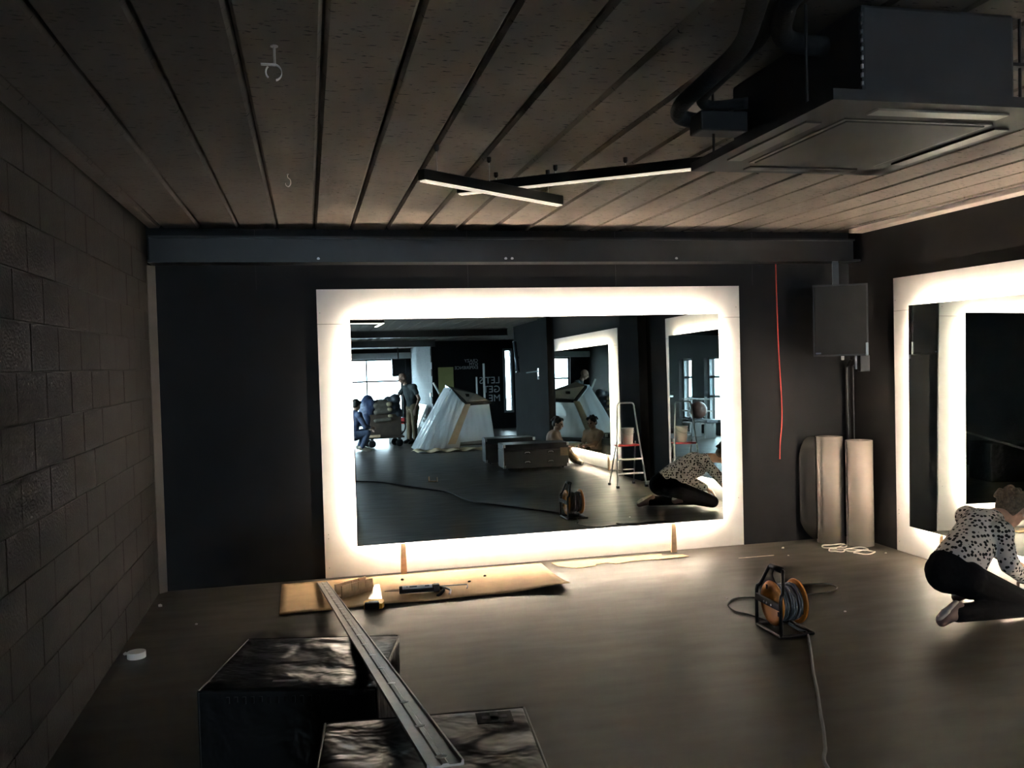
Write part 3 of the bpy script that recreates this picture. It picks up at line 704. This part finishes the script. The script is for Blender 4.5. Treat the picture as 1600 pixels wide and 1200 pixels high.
def person(label, group, J, C, s=1., voxel=.009, hair='hair_brown', hair_len=0.):
    V = {k: Vector(v) for k, v in J.items()}
    base = V['base']; t = thing('person', label, 'person', base)
    V = {k: (v-base) if k not in ('face', 'crown') else v for k, v in V.items()}
    f = V['face'].normalized(); u = V['crown']; u = (u-f*u.dot(f)).normalized(); sd = f.cross(u)
    HM = Matrix((sd, f, u)).transposed()
    hc = V['head']; P = []
    def hp(x, y, z): return hc+HM@(Vector((x, y, z))*s)
    P.append(('e', hp(0, -.012, .02), (.076*s, .094*s, .092*s), HM)); P.append(('e', hp(0, .025, -.045), (.058*s, .066*s, .070*s), HM))
    P.append(('e', hp(0, .045, -.088), (.030*s, .030*s, .024*s), HM))
    P.append(('c', hp(0, .088, .012), .010*s, hp(0, .108, -.026), .014*s))
    P.append(('c', hp(-.04, .078, .025), .012*s, hp(.04, .078, .025), .012*s))
    for k in (-1, 1): P.append(('e', hp(.078*k, -.012, -.012), (.010*s, .019*s, .030*s), HM)); P.append(('e', hp(.036*k, .066, -.03), (.022*s, .022*s, .022*s), HM))
    P.append(('c', V['neck'], .052*s, hp(0, -.02, -.06), .050*s))
    P.append(('c', V['neck'], .055*s, V['chest'], .10*s)); P.append(('c', V['chest'], .10*s, V['pelvis'], .11*s))
    for a in 'lr':
        P += [('c', V['chest'], .07*s, V['sh_'+a], .050*s), ('c', V['sh_'+a], .046*s, V['el_'+a], .036*s), ('c', V['el_'+a], .037*s, V['wr_'+a], .026*s)]
        hand(P, V['wr_'+a], V['wr_'+a]-V['el_'+a] if 'ha_'+a not in V else V['ha_'+a]-V['wr_'+a], C.get('palm', (0, 0, -1)), s)
        P += [('c', V['hip_'+a], .075*s, V['kn_'+a], .048*s), ('c', V['kn_'+a], .048*s, V['an_'+a], .034*s), ('c', V['pelvis'], .09*s, V['hip_'+a], .08*s)]
    body = blob('body', P, C['skin'], t, voxel, 5)
    for k in (-1, 1):
        bm = bmesh.new(); bmesh.ops.create_uvsphere(bm, u_segments=10, v_segments=8, radius=.0105*s)
        for v in bm.verts: v.co += hp(.030*k, .079, .004)
        obj('eye', bm, 'eye', t, True)
    bm = bmesh.new(); ellip(bm, hp(0, .087, -.058), (.022*s, .008*s, .006*s), HM); obj('mouth', bm, 'lip', t, True)
    Hh = [('e', hp(0, -.026, .034), (.087*s, .096*s, .092*s), HM), ('e', hp(0, -.062, -.01), (.074*s, .055*s, .072*s), HM)]
    for k in (-1, 1): Hh.append(('e', hp(.05*k, .03, .078), (.038*s, .045*s, .035*s), HM))
    rr = random.Random(3)
    for k in range(26):
        a = rr.uniform(0, 2*PI); e = rr.uniform(.1, 1.4)
        p = Vector((.082*math.cos(a)*math.cos(e), -.03+.088*math.sin(a)*math.cos(e)-.01, .034+.088*math.sin(e)))
        if p.y > .03 and p.z < .07: continue
        Hh.append(('c', hp(*p), .020*s, hp(p.x*1.05, p.y*1.05-.01, p.z-.02), .014*s))
    if hair_len: Hh.append(('c', hp(0, -.06, -.02), .07*s, hp(0, -.075, -.02-hair_len), .05*s))
    if hair: blob('hair', Hh, hair, t, voxel*.8, 5)
    g = .012*s
    S = [('c', V['chest'], .132*s+g, V['waist'], .118*s+g), ('c', V['waist'], .118*s+g, V['pelvis'], .125*s+g), ('c', lerp(V['neck'], V['chest'], .35), .068*s+g, V['chest'], .11*s+g),
         ('c', V['sh_l'], .066*s+g, V['sh_r'], .066*s+g), ('c', lerp(V['sh_l'], V['pelvis'], .45), .07*s+g, lerp(V['sh_r'], V['pelvis'], .45), .07*s+g), ('c', lerp(V['sh_l'], V['sh_r'], .22), .075*s, lerp(V['hip_l'], V['hip_r'], .22)+(V['waist']-V['pelvis'])*.6, .085*s), ('c', lerp(V['sh_r'], V['sh_l'], .22), .075*s, lerp(V['hip_r'], V['hip_l'], .22)+(V['waist']-V['pelvis'])*.6, .085*s)]
    for a in 'lr':
        k = C['sleeve']
        e1 = lerp(V['sh_'+a], V['el_'+a], min(1, k)); S.append(('c', V['sh_'+a], .055*s+g*.7, e1, .047*s+g*.7))
        if k > 1: S.append(('c', V['el_'+a], .047*s+g*.6, lerp(V['el_'+a], V['wr_'+a], k-1), .036*s+g*.5))
    blob('top', S, C['top'], t, voxel, 5)
    Tt = [('c', V['pelvis'], .13*s+g, lerp(V['pelvis'], V['waist'], .35), .118*s+g), ('c', V['hip_l'], .10*s+g, V['hip_r'], .10*s+g)]
    for a in 'lr':
        Tt += [('c', V['hip_'+a], .098*s+g*.5, V['kn_'+a], .062*s+g*.5), ('c', V['kn_'+a], .062*s+g*.5, lerp(V['kn_'+a], V['an_'+a], .96), .046*s+g*.6)]
        if 'seat' in V: Tt.append(('c', V['seat'], .12*s, V['hip_'+a], .10*s))
    blob('trousers', Tt, C['trousers'], t, voxel, 5)
    for a in 'lr':
        an, to = V['an_'+a], V['toe_'+a]; d = (to-an); n = V.get('sole_'+a, Vector((0, 0, -1))) if 'sole_'+a not in V else V['sole_'+a]+base
        n = (n-d.normalized()*n.dot(d.normalized())).normalized(); hl = an-d.normalized()*.045*s
        sh = blob('shoe', [('c', hl+n*.012*s, .040*s, lerp(an, to, .5)+n*.014*s, .040*s), ('c', lerp(an, to, .5)+n*.016*s, .040*s, to+n*.018*s, .032*s), ('c', an, .042*s, lerp(an, to, .4)+n*.01*s, .038*s)], C['shoe'], t, min(voxel, .008), 3)
        so = blob('sole', [('c', hl+n*.038*s, .022*s, lerp(an, to, .5)+n*.04*s, .026*s), ('c', lerp(an, to, .5)+n*.04*s, .030*s, to+n*.038*s, .024*s)], C['sole'], sh, .007, 2)
    return t
# kneeling at the side mirror, dotted jumper
person('person kneeling at the side mirror in dotted jumper and dark jeans', None, dict(
    base=(3.70, 4.45, 0), head=(4.285, 4.665, .575), face=(.80, .34, -.50), crown=(.48, .18, .86), neck=(4.125, 4.615, .545), chest=(3.97, 4.56, .475), waist=(3.79, 4.49, .385), pelvis=(3.67, 4.46, .285), seat=(3.62, 4.44, .27),
    sh_r=(3.985, 4.425, .49), el_r=(3.975, 4.35, .31), wr_r=(4.15, 4.42, .20), sh_l=(4.00, 4.71, .53), el_l=(4.14, 4.76, .36), wr_l=(4.28, 4.64, .24),
    hip_r=(3.70, 4.36, .245), kn_r=(4.08, 4.31, .075), an_r=(3.545, 4.29, .08), toe_r=(3.455, 4.27, .035), hip_l=(3.70, 4.56, .25), kn_l=(4.12, 4.64, .085), an_l=(3.85, 4.54, .12), toe_l=(3.755, 4.51, .085),
    sole_r=(-.9, -.1, .35), sole_l=(-.8, 0, .6)),
    dict(skin='skin', top='dotted', trousers='jeans_black', shoe='shoe_mauve', sole='shoe_sole', sleeve=1.95, palm=(.3, 0, -1)), s=.98, voxel=.0075)
# sitting on the floor at the farther mirror
person('person sitting on the floor behind the road cases in a pale pink shirt', None, dict(
    base=(4.05, -1.15, 0), head=(4.13, -1.12, .665), face=(.75, .55, -.25), crown=(.2, .12, .97), neck=(4.10, -1.15, .545), chest=(4.06, -1.17, .43), waist=(4.03, -1.18, .26), pelvis=(4.02, -1.18, .13),
    sh_r=(4.16, -1.32, .47), el_r=(4.25, -1.30, .27), wr_r=(4.28, -1.12, .28), sh_l=(4.02, -1.02, .47), el_l=(4.16, -.90, .29), wr_l=(4.26, -.96, .29),
    hip_r=(4.06, -1.27, .11), kn_r=(4.30, -1.20, .25), an_r=(4.31, -.92, .07), toe_r=(4.33, -.76, .05), hip_l=(4.02, -1.08, .11), kn_l=(4.25, -.90, .16), an_l=(4.32, -.66, .06), toe_l=(4.34, -.52, .06)),
    dict(skin='skin_far', top='tshirt_pink', trousers='khaki', shoe='shoe_pale', sole='shoe_sole', sleeve=.6), s=.92, hair='hair_black')
# man standing by the trolley
person('person standing by the loaded trolley in dark t-shirt and khaki work trousers', None, dict(
    base=(2.38, -7.5, 0), head=(2.20, -7.42, 1.545), face=(-.86, .35, -.36), crown=(-.3, .1, .95), neck=(2.27, -7.45, 1.41), chest=(2.36, -7.47, 1.24), waist=(2.42, -7.49, 1.02), pelvis=(2.44, -7.5, .86),
    sh_r=(2.28, -7.66, 1.33), el_r=(2.05, -7.68, 1.05), wr_r=(1.84, -7.50, .80), sh_l=(2.45, -7.27, 1.33), el_l=(2.56, -7.24, 1.05), wr_l=(2.46, -7.16, .82),
    hip_r=(2.40, -7.60, .84), kn_r=(2.36, -7.62, .47), an_r=(2.36, -7.66, .09), toe_r=(2.22, -7.60, .05), hip_l=(2.47, -7.40, .84), kn_l=(2.45, -7.38, .47), an_l=(2.46, -7.38, .09), toe_l=(2.30, -7.30, .05)),
    dict(skin='skin_far', top='tshirt_dark', trousers='khaki', shoe='black_matte', sole='shoe_sole_dark', sleeve=.5), s=1.04, hair=None, voxel=.010)
# worker crouching beside the trolley
person('person crouching beside the loaded trolley in blue jacket and jeans', None, dict(
    base=(1.08, -5.9, 0), head=(1.05, -6.02, .98), face=(.55, -.75, -.35), crown=(.15, -.3, .94), neck=(1.02, -5.95, .86), chest=(.99, -5.88, .72), waist=(.95, -5.85, .52), pelvis=(.93, -5.85, .37),
    sh_r=(.95, -6.02, .78), el_r=(1.15, -6.12, .58), wr_r=(1.32, -6.22, .48), sh_l=(1.08, -5.72, .78), el_l=(1.20, -5.70, .52), wr_l=(1.34, -5.92, .50),
    hip_r=(.95, -5.94, .34), kn_r=(1.22, -6.10, .42), an_r=(1.08, -6.02, .09), toe_r=(1.26, -6.10, .05), hip_l=(.98, -5.76, .34), kn_l=(1.25, -5.70, .40), an_l=(1.12, -5.72, .09), toe_l=(1.30, -5.74, .05)),
    dict(skin='skin_far', top='jacket_blue', trousers='jeans_blue', shoe='shoe_pale', sole='shoe_sole', sleeve=1.6), s=1.0, hair='hair_black', voxel=.010)

# ------------------------------------------------------------------ things seen in the mirror: ladder, bucket, cases
t = thing('step_ladder', 'aluminium step ladder with red treads standing before the side wall', 'ladder', (4.03, 2.42, 0))
wl_, wt_ = .195, .115
for s in (-1, 1):
    obj('front_leg', T([(s*wl_, .12, .012), (s*.15, .02, .62), (s*wt_, -.03, 1.03)], .011, 8), 'steel', t)
    obj('rear_leg', T([(s*.17, -.27, .012), (s*.13, -.06, .58)], .009, 8), 'steel', t)
    obj('foot', B(s*wl_-.016, s*wl_+.016, .10, .14, 0, .03), 'black', t); obj('foot', B(s*.17-.014, s*.17+.014, -.29, -.25, 0, .03), 'black', t)
obj('top_hoop', T(smooth_path([(-wt_, -.03, 1.02), (-wt_+.005, -.032, 1.06), (-wt_+.04, -.034, 1.085), (wt_-.04, -.034, 1.085), (wt_-.005, -.032, 1.06), (wt_, -.03, 1.02)], 4), .011, 8), 'steel', t, True)
for z, w, mt in ((.17, .175, 'steel'), (.35, .162, 'steel')):
    obj('tread', B(-w, w, .03+.07*(1-z/.6)-.0, .11-.07*z, z, z+.022, .003), mt, t)
obj('platform', B(-.145, .145, -.15, .05, .525, .548, .003), 'red_plastic', t)
obj('cross_brace', T([(-.155, -.20, .2), (.155, -.20, .2)], .007), 'steel', t)
b_ = thing('paint_bucket', 'white paint bucket standing on the ladder platform', 'bucket', (4.05, 2.37, .548))
obj('pail', LA([(.062, 0), (.066, .002), (.082, .20), (.086, .20), (.086, .212), (.080, .212), (.064, .01)], 28), 'white_plastic', b_, True)
obj('handle', T(smooth_path([(-.086, 0, .19), (-.07, .055, .15), (0, .09, .12), (.07, .055, .15), (.086, 0, .19)]), .003, 6), 'steel', b_)
# black road cases
def road_case(label, loc, rz, sx, sy, sz, patch=False):
    t = thing('road_case', label, 'road case', loc, rz, None)
    obj('shell', B(0, sx, -sy, 0, .03, sz-.10, .008), 'black', t); obj('lid', B(0, sx, -sy, 0, sz-.098, sz, .008), 'black', t)
    for x in (0, sx):
        for z0, z1 in ((.03, .08), (sz-.05, sz)):
            obj('corner_cap', B(x-.012 if x == 0 else x-.03, x+.03 if x == 0 else x+.012, -.03, .006, z0, z1, .005), 'glint', t)
    for x in (.36*sx, .72*sx):
        for z in (.12, .27):
            hd = obj('handle_dish', B(x-.06, x+.06, -.002, .003, z-.025, z+.03), 'black_matte', t)
            obj('handle', T([(x-.04, .010, z-.005), (x-.03, .016, z+.01), (x+.03, .016, z+.01), (x+.04, .010, z-.005)], .005, 6), 'glint', hd)
    for x in (.08, sx-.08):
        for y in (-.08, -sy+.08): obj('caster', LA([(.028, -.012), (.028, .012)], 12, 'X', (x, y, .028)), 'black', t)
    obj('edge_strip', T([(-.003, .003, .03), (-.003, .003, sz)], .006, 6), 'glint', t)
    if patch: obj('paper_patch', B(sx*.87, sx*.99, .004, .006, .20, .33), 'khaki', t)
    return t
road_case('low black road case with handles on its long side, a beige patch at its end', (2.99, -.32, 0), math.radians(3), 1.05, .55, .41, True)
road_case('low black road case standing behind the one with the beige patch', (2.93, -1.45, 0), math.radians(4), .85, .45, .44)
t = thing('wood_offcut', 'small U-shaped wooden offcut alone on the open floor', 'wood', (1.68, .52, 0), .3)
obj('plate', B(0, .13, 0, .06, 0, .012), 'pale_wood', t); obj('cheek', B(0, .012, 0, .06, .012, .075), 'pale_wood', t); obj('cheek', B(.118, .13, 0, .06, .012, .06), 'pale_wood', t)

# ------------------------------------------------------------------ wrapped treadmill
t = thing('treadmill', 'treadmill wrapped in clear film with a beige upright and black console', 'treadmill', (2.45, -5.35, 0))
obj('deck', B(.15, 2.0, -.36, .36, .08, .16, .02), 'deck', t); obj('running_belt', B(.55, 1.98, -.26, .26, .16, .168, .004), 'black_matte', t)
for y in (-.40, .36): obj('side_rail', B(.10, 2.05, y, y+.045, .10, .20, .01), 'grey_metal', t)
obj('motor_hood', prism([(.05, .05), (.62, .05), (.60, .22), (.35, .30), (.10, .24)], -.40, .40, 'xz'), 'deck', t)
for x in (.2, 1.9):
    for y in (-.3, .3): obj('foot', LA([(.03, 0), (.03, .09)], 12, 'Z', (x, y, 0)), 'black', t)
for y, mt in ((-.40, 'beige_metal'), (.40, 'beige_metal')):
    obj('upright', prism([(.36, .14), (.52, .14), (.86, .95), (.74, .95)], y-.03+(.17 if y > 0 else 0), y+.03+(.17 if y > 0 else 0), 'xz'), mt, t)
def slab(top, th, grow=1., dz=0.):
    bmq = bmesh.new(); c0 = sum((Vector(p) for p in top), Vector())/len(top)
    A = [bmq.verts.new(c0+(Vector(p)-c0)*grow+Vector((0, 0, dz))) for p in top]; Bv = [bmq.verts.new(v.co-Vector((0, 0, th))) for v in A]
    bmq.faces.new(A); bmq.faces.new(Bv[::-1])
    for i in range(len(A)): bmq.faces.new((A[i], A[(i+1) % len(A)], Bv[(i+1) % len(A)], Bv[i]))
    return bmq
ctop = [(.50, -.42, 1.36), (1.20, -.42, 1.14), (1.31, .52, .99), (.80, .52, .97), (.50, .40, 1.28)]
cs = obj('console', slab(ctop, .055), 'black_satin', t)
obj('display', slab(ctop, .01, .84, .006), 'paper_white', cs); obj('display_slot', B(.84, .90, .10, .26, 1.10, 1.16, .004), 'black', cs)
for y in (-.42, .42): obj('hand_rail', T(smooth_path([(.75, y, 1.0), (1.1, y, .98), (1.40, y, .95)]), .022, 10), 'black', t, True)
obj('packing_tube', T([(.30, .05, 1.18), (.18, .02, 1.42)], .022, 8), 'paper_white', t)
def film(bmq, corners, nx, ny, amp, seed):
    a, b2, c2, d2 = [Vector(p) for p in corners]; rr = random.Random(seed); ph = [rr.uniform(0, 6) for _ in range(4)]
    nrm_ = (b2-a).cross(d2-a).normalized(); V = []
    for j in range(ny+1):
        row = []
        for i in range(nx+1):
            u, v = i/nx, j/ny; p = (a*(1-u)+b2*u)*(1-v)+(d2*(1-u)+c2*u)*v
            w = math.sin(u*14+ph[0]+2*math.sin(v*3+ph[1]))*.6+math.sin(u*31+v*5+ph[2])*.4
            row.append(bmq.verts.new(p+nrm_*amp*w*(1-.6*v)))
        V.append(row)
    for j in range(ny):
        for i in range(nx): bmq.faces.new((V[j][i], V[j][i+1], V[j+1][i+1], V[j+1][i]))
bm = bmesh.new()                                                        # corner order: bottom a,b then top c,d
film(bm, [(-.26, .57, .02), (-.26, -.62, .02), (.48, -.46, 1.30), (.48, .48, 1.30)], 24, 20, .02, 1)
film(bm, [(-.26, .58, .02), (.60, .58, .02), (.76, .52, .925), (.48, .52, 1.28)], 20, 20, .02, 2)
film(bm, [(.60, .52, .16), (1.36, .52, .20), (1.27, .515, .945), (.76, .515, .925)], 24, 20, .010, 3)
film(bm, [(1.36, .50, .20), (1.36, -.50, .20), (1.27, -.46, .95), (1.27, .49, .95)], 20, 14, .02, 4)
film(bm, [(-.26, -.62, .02), (1.36, -.50, .2), (1.27, -.47, .95), (.48, -.47, 1.30)], 20, 14, .02, 5)
fo = obj('wrap_film', bm, 'wrap_film', t, True)
bm = grid_sheet([(-.40, .55), (1.35, .58), (1.30, .92), (-.30, .90)], 30, 8, lambda u, v: .02+.05*(1-v)*abs(math.sin(u*13+v*3))+.02*math.sin(u*29), .004)
o = sheet_obj('packing_sheet', bm, 'blanket_tan', t)

# ------------------------------------------------------------------ trolley and load, floor things by the windows
t = thing('platform_trolley', 'low platform trolley on casters next to the standing person', 'trolley', (1.70, -6.95, 0), math.radians(-8))
obj('platform', B(-.45, .40, -.30, .30, .20, .24, .006), 'brown_board', t)
for x in (-.33, .30):
    for y in (-.22, .22):
        c_ = obj('caster', LA([(.075, -.022), (.085, -.014), (.085, .014), (.075, .022)], 20, 'Y', (x, y, .086)), 'black', t, True)
        obj('caster_fork', B(x-.03, x+.03, y-.035, y+.035, .15, .20), 'grey_metal', c_)
obj('push_bar', T(smooth_path([(.40, -.25, .22), (.52, -.25, .30), (.56, -.22, .42), (.52, -.18, .52), (.42, -.18, .52)], 4), .016, 8), 'black', t, True)
o = obj('timber_piece', B(-.02, .30, 0, .08, 0, .05, .004), 'wood'); o.location = (1.28, -6.60, .242); tag(o, 'short light timber piece lying on the trolley edge', 'wood')
t = thing('wrapped_machine', 'bulky machine under blankets and bags on the trolley', 'machine', (1.70, -6.98, .242), math.radians(-8))
obj('crate', B(-.36, .36, -.24, .22, 0, .50, .01), 'brown_board', t)
blob('bag', [('e', (-.36, 0, .62), (.20, .24, .30)), ('e', (-.42, .05, .40), (.14, .2, .2)), ('e', (-.34, -.05, .82), (.13, .16, .13)), ('e', (-.30, .12, .70), (.12, .12, .16))], 'bag_blue', t, .02, 2)
blob('bag', [('e', (.22, 0, .62), (.18, .24, .28)), ('e', (.27, .05, .82), (.13, .17, .13)), ('e', (.30, .10, .50), (.12, .14, .16)), ('e', (.12, -.02, .80), (.1, .15, .1))], 'bag_dark', t, .02, 2)
blob('blanket', [('c', (-.22, -.2, .72), .08, (.14, -.2, .74), .08), ('c', (-.22, .2, .70), .07, (.12, .2, .72), .07), ('c', (-.24, .24, .36), .045, (.10, .24, .38), .045), ('c', (-.22, .24, .55), .06, (.10, .24, .58), .06), ('e', (-.05, 0, .74), (.22, .24, .10))], 'blanket', t, .018, 3)
blob('folded_blanket', [('c', (.06, .25, .72), .05, (.10, .25, .72), .05), ('c', (.07, .28, .46), .035, (.12, .28, .46), .035), ('c', (.07, .27, .60), .045, (.11, .27, .60), .045)], 'blanket_tan', t, .014, 2)
t = thing('white_crate', 'white crate on the floor just behind the standing person', 'crate', (2.15, -8.3, 0), .1)
obj('shell', B(-.22, .22, -.18, .18, 0, .42, .012), 'white_plastic', t); obj('vent', B(-.12, .12, .18, .185, .15, .28), 'grey_metal', t); obj('rim', B(-.235, .235, -.195, .195, .40, .44, .006), 'white_plastic', t)
t = thing('tool_case', 'red tool case lying on the white crate', 'tool case', (2.14, -8.3, .442), .2)
obj('shell', B(-.2, .2, -.15, .15, 0, .14, .02), 'red_plastic', t); obj('handle', T(smooth_path([(-.07, .15, .08), (-.06, .19, .08), (.06, .19, .08), (.07, .15, .08)]), .012, 8), 'black', t); obj('latch', B(-.12, -.08, .15, .16, .05, .1), 'black', t)
for k, (y, lean, lab) in enumerate(((-10.6, .28, 'white framed panel leaning on the grey block wall, nearer the dark wall'), (-11.3, .34, 'white framed panel leaning on the grey block wall, farther from the light'))):
    t = thing('leaning_panel', lab, 'panel', (XB-.45, -12.9-1.15*k, 0)); t.rotation_euler = (0, math.radians(24), 0)
    obj('sheet', B(-.012, .012, -.5, .5, .01, .80), 'grey_metal', t)
    bm = bmesh.new(); box(bm, -.02, .02, -.52, .52, 0, .05); box(bm, -.02, .02, -.52, .52, .78, .83); box(bm, -.02, .02, -.52, -.47, .05, .78); box(bm, -.02, .02, .47, .52, .05, .78)
    obj('rim', bm, 'white_plastic', t)
t = thing('wall_switch', 'small white and black switch box on the grey block wall', 'switch', (XB, -12.3, 1.05))
obj('white_half', B(-.03, 0, -.17, -.06, -.06, .06, .004), 'paper_white', t); obj('black_half', B(-.03, 0, -.05, .12, -.07, .07, .004), 'black', t)
t = thing('loudspeaker', 'black loudspeaker hung in front of the far bright windows', 'speaker', (2.98, -15.6, 1.64))
obj('cabinet', B(-.22, .22, -.16, .16, 0, .58, .01), 'black', t); obj('grille', B(-.205, .205, .16, .168, .02, .56, .004), 'black_matte', t); obj('hanging_bar', B(-.02, .02, -.02, .02, .58, ZC-1.64), 'black', t)

# dark wall: lettering, battens, tube, bracket
def lettering(name, rows, x, z0, size, step, label):
    t = thing(name, label, 'lettering', (x, YT+.001, z0))
    for k, s_ in enumerate(rows):
        cu = bpy.data.curves.new('line_of_letters', 'FONT'); cu.body = s_; cu.size = size; cu.extrude = .002; cu.resolution_u = 3
        tmp = bpy.data.objects.new('tmp', cu); COL.objects.link(tmp); dg = bpy.context.evaluated_depsgraph_get()
        me = bpy.data.meshes.new_from_object(tmp.evaluated_get(dg)); bpy.data.objects.remove(tmp)
        me.materials.clear(); o = link('line_of_letters', me, 'lettering', t)
        o.matrix_local = Matrix.Translation((0, .003, -k*step)) @ Matrix(((-1, 0, 0, 0), (0, 0, 1, 0), (0, 1, 0, 0), (0, 0, 0, 1)))
    return t
lettering('wall_lettering', ("LET'S", 'GET', 'ME'), 5.56, 1.33, .28, .262, 'large grey capitals on the dark wall reading lets get me')
lettering('wall_lettering', ('CRAZY', 'GYM', 'EXPERIENCE'), 4.92, 1.97, .125, .10, 'small pale capitals on the dark wall reading crazy gym experience')
t = tag(obj('timber_batten', B(4.66, 4.70, -11.1, -11.06, 0, 1.53, .003), 'paper_white'), 'pale upright batten behind the treadmill, the shorter of two', 'batten', 'pale battens behind the treadmill')
t = tag(obj('timber_batten', B(4.87, 4.92, -11.1, -11.06, 0, 1.90, .003), 'paper_white'), 'pale upright batten behind the treadmill, the taller of two', 'batten', 'pale battens behind the treadmill')
t = thing('tube_fitting', 'slanting grey tube with bright end caps on the side wall', 'tube', (XR-.06, -5.25, 1.58))
obj('tube', T([(0, 0, .02), (0, -.22, .66)], .04, 14), 'tube_grey', t, True); obj('end_cap', T([(0, .007, 0), (0, 0, .02)], .045, 14), 'steel', t); obj('end_cap', T([(0, -.22, .66), (0, -.227, .68)], .045, 14), 'steel', t)
obj('clip', B(0, .06, -.12, -.09, .30, .34), 'black', t)
t = thing('wall_bracket', 'small steel bracket arm on the dark wall beside the pillar', 'bracket', (XR, -3.75, 1.58))
obj('plate', B(-.012, 0, -.04, .04, -.1, .06), 'glint', t); obj('arm', T([(-.01, 0, 0), (-.10, -.1, -.01), (-.16, -.35, -.02)], .012, 8), 'glint', t); obj('knob', LA([(.02, -.02), (.02, .02)], 12, 'Z', (-.02, .05, -.14)), 'glint', t)

# gym equipment along the windows of the left wall (double reflection)
t = thing('exercise_bike', 'dark exercise bike standing by the narrow window', 'exercise bike', (-.45, -8.50, 0), math.radians(60))
obj('frame', T(smooth_path([(-.45, 0, .12), (-.2, 0, .35), (.1, 0, .5), (.35, 0, .75), (.42, 0, 1.05)]), .035, 8), 'black', t, True)
obj('flywheel', LA([(.24, -.03), (.25, -.02), (.25, .02), (.24, .03)], 30, 'Y', (.38, 0, .36)), 'black_satin', t)
obj('seat_post', T([(-.18, 0, .36), (-.26, 0, .92)], .025, 8), 'black', t); obj('seat', prism([(-.40, -.10), (-.40, .10), (-.2, .04), (-.1, .02), (-.1, -.02), (-.2, -.04)], .92, .97), 'black', t)
obj('handlebar', T(smooth_path([(.62, -.2, 1.12), (.5, -.2, 1.08), (.42, -.1, 1.06), (.42, .1, 1.06), (.5, .2, 1.08), (.62, .2, 1.12)]), .018, 8), 'black', t, True)
for x in (-.45, .42): obj('foot_bar', B(x-.04, x+.04, -.27, .27, 0, .09, .01), 'black', t)
obj('fork', T([(.38, 0, .36), (.42, 0, .04)], .03, 8), 'black', t)
t = thing('storage_rack', 'metal rack of three shelves under the windows', 'rack', (-.72, -7.25, 0))
for y in (-.42, .42):
    obj('upright', B(-.03, .03, y-.025, y+.025, 0, .95, .004), 'grey_metal', t); obj('foot', B(-.22, .28, y-.03, y+.03, 0, .05, .004), 'grey_metal', t)
for z in (.28, .58, .88): obj('shelf', B(-.16, .2, -.5, .5, z, z+.03, .004), 'galv', t)
bell = None
for k, (y, z, w) in enumerate(((-.3, .61, .05), (-.08, .61, .05), (.14, .61, .05), (.34, .61, .05), (-.25, .31, .07), (.05, .31, .07), (.3, .31, .07))):
    t = thing('dumbbell', 'dark dumbbell lying on the %s shelf of the metal rack' % ('middle' if z > .5 else 'lower'), 'dumbbell', (-.70, -7.25+y, z+w*.9), 0, 'dumbbells on the %s shelf' % ('middle' if z > .5 else 'lower'))
    obj('grip', LA([(.015, -.08), (.015, .08)], 10, 'X'), 'steel', t)
    for s in (-1, 1): obj('head', LA([(w*.85, s*.08-.03), (w*.9, s*.08-.02), (w*.9, s*.08+.02), (w*.85, s*.08+.03)], 12, 'X'), 'black', t)
t = thing('weight_bench', 'low flat bench beneath the wide window', 'bench', (-.35, -6.2, 0))
obj('pad', B(-.15, .15, -.5, .5, .36, .44, .02), 'cable_grey', t)
for y in (-.38, .38): obj('leg', B(-.13, .13, y-.025, y+.025, 0, .36, .004), 'grey_metal', t)
t = thing('gym_ball', 'round brown gym ball resting on the bench by the window', 'ball', (-.35, -6.45, .44))
bm = bmesh.new(); bmesh.ops.create_uvsphere(bm, u_segments=32, v_segments=20, radius=.21)
for v in bm.verts: v.co.z += .208
obj('ball', bm, 'brown_ball', t, True)
bm = LA([(.018, 0), (.018, .006)], 10, 'X', (.207, 0, .21)); obj('valve', bm, 'black', t)
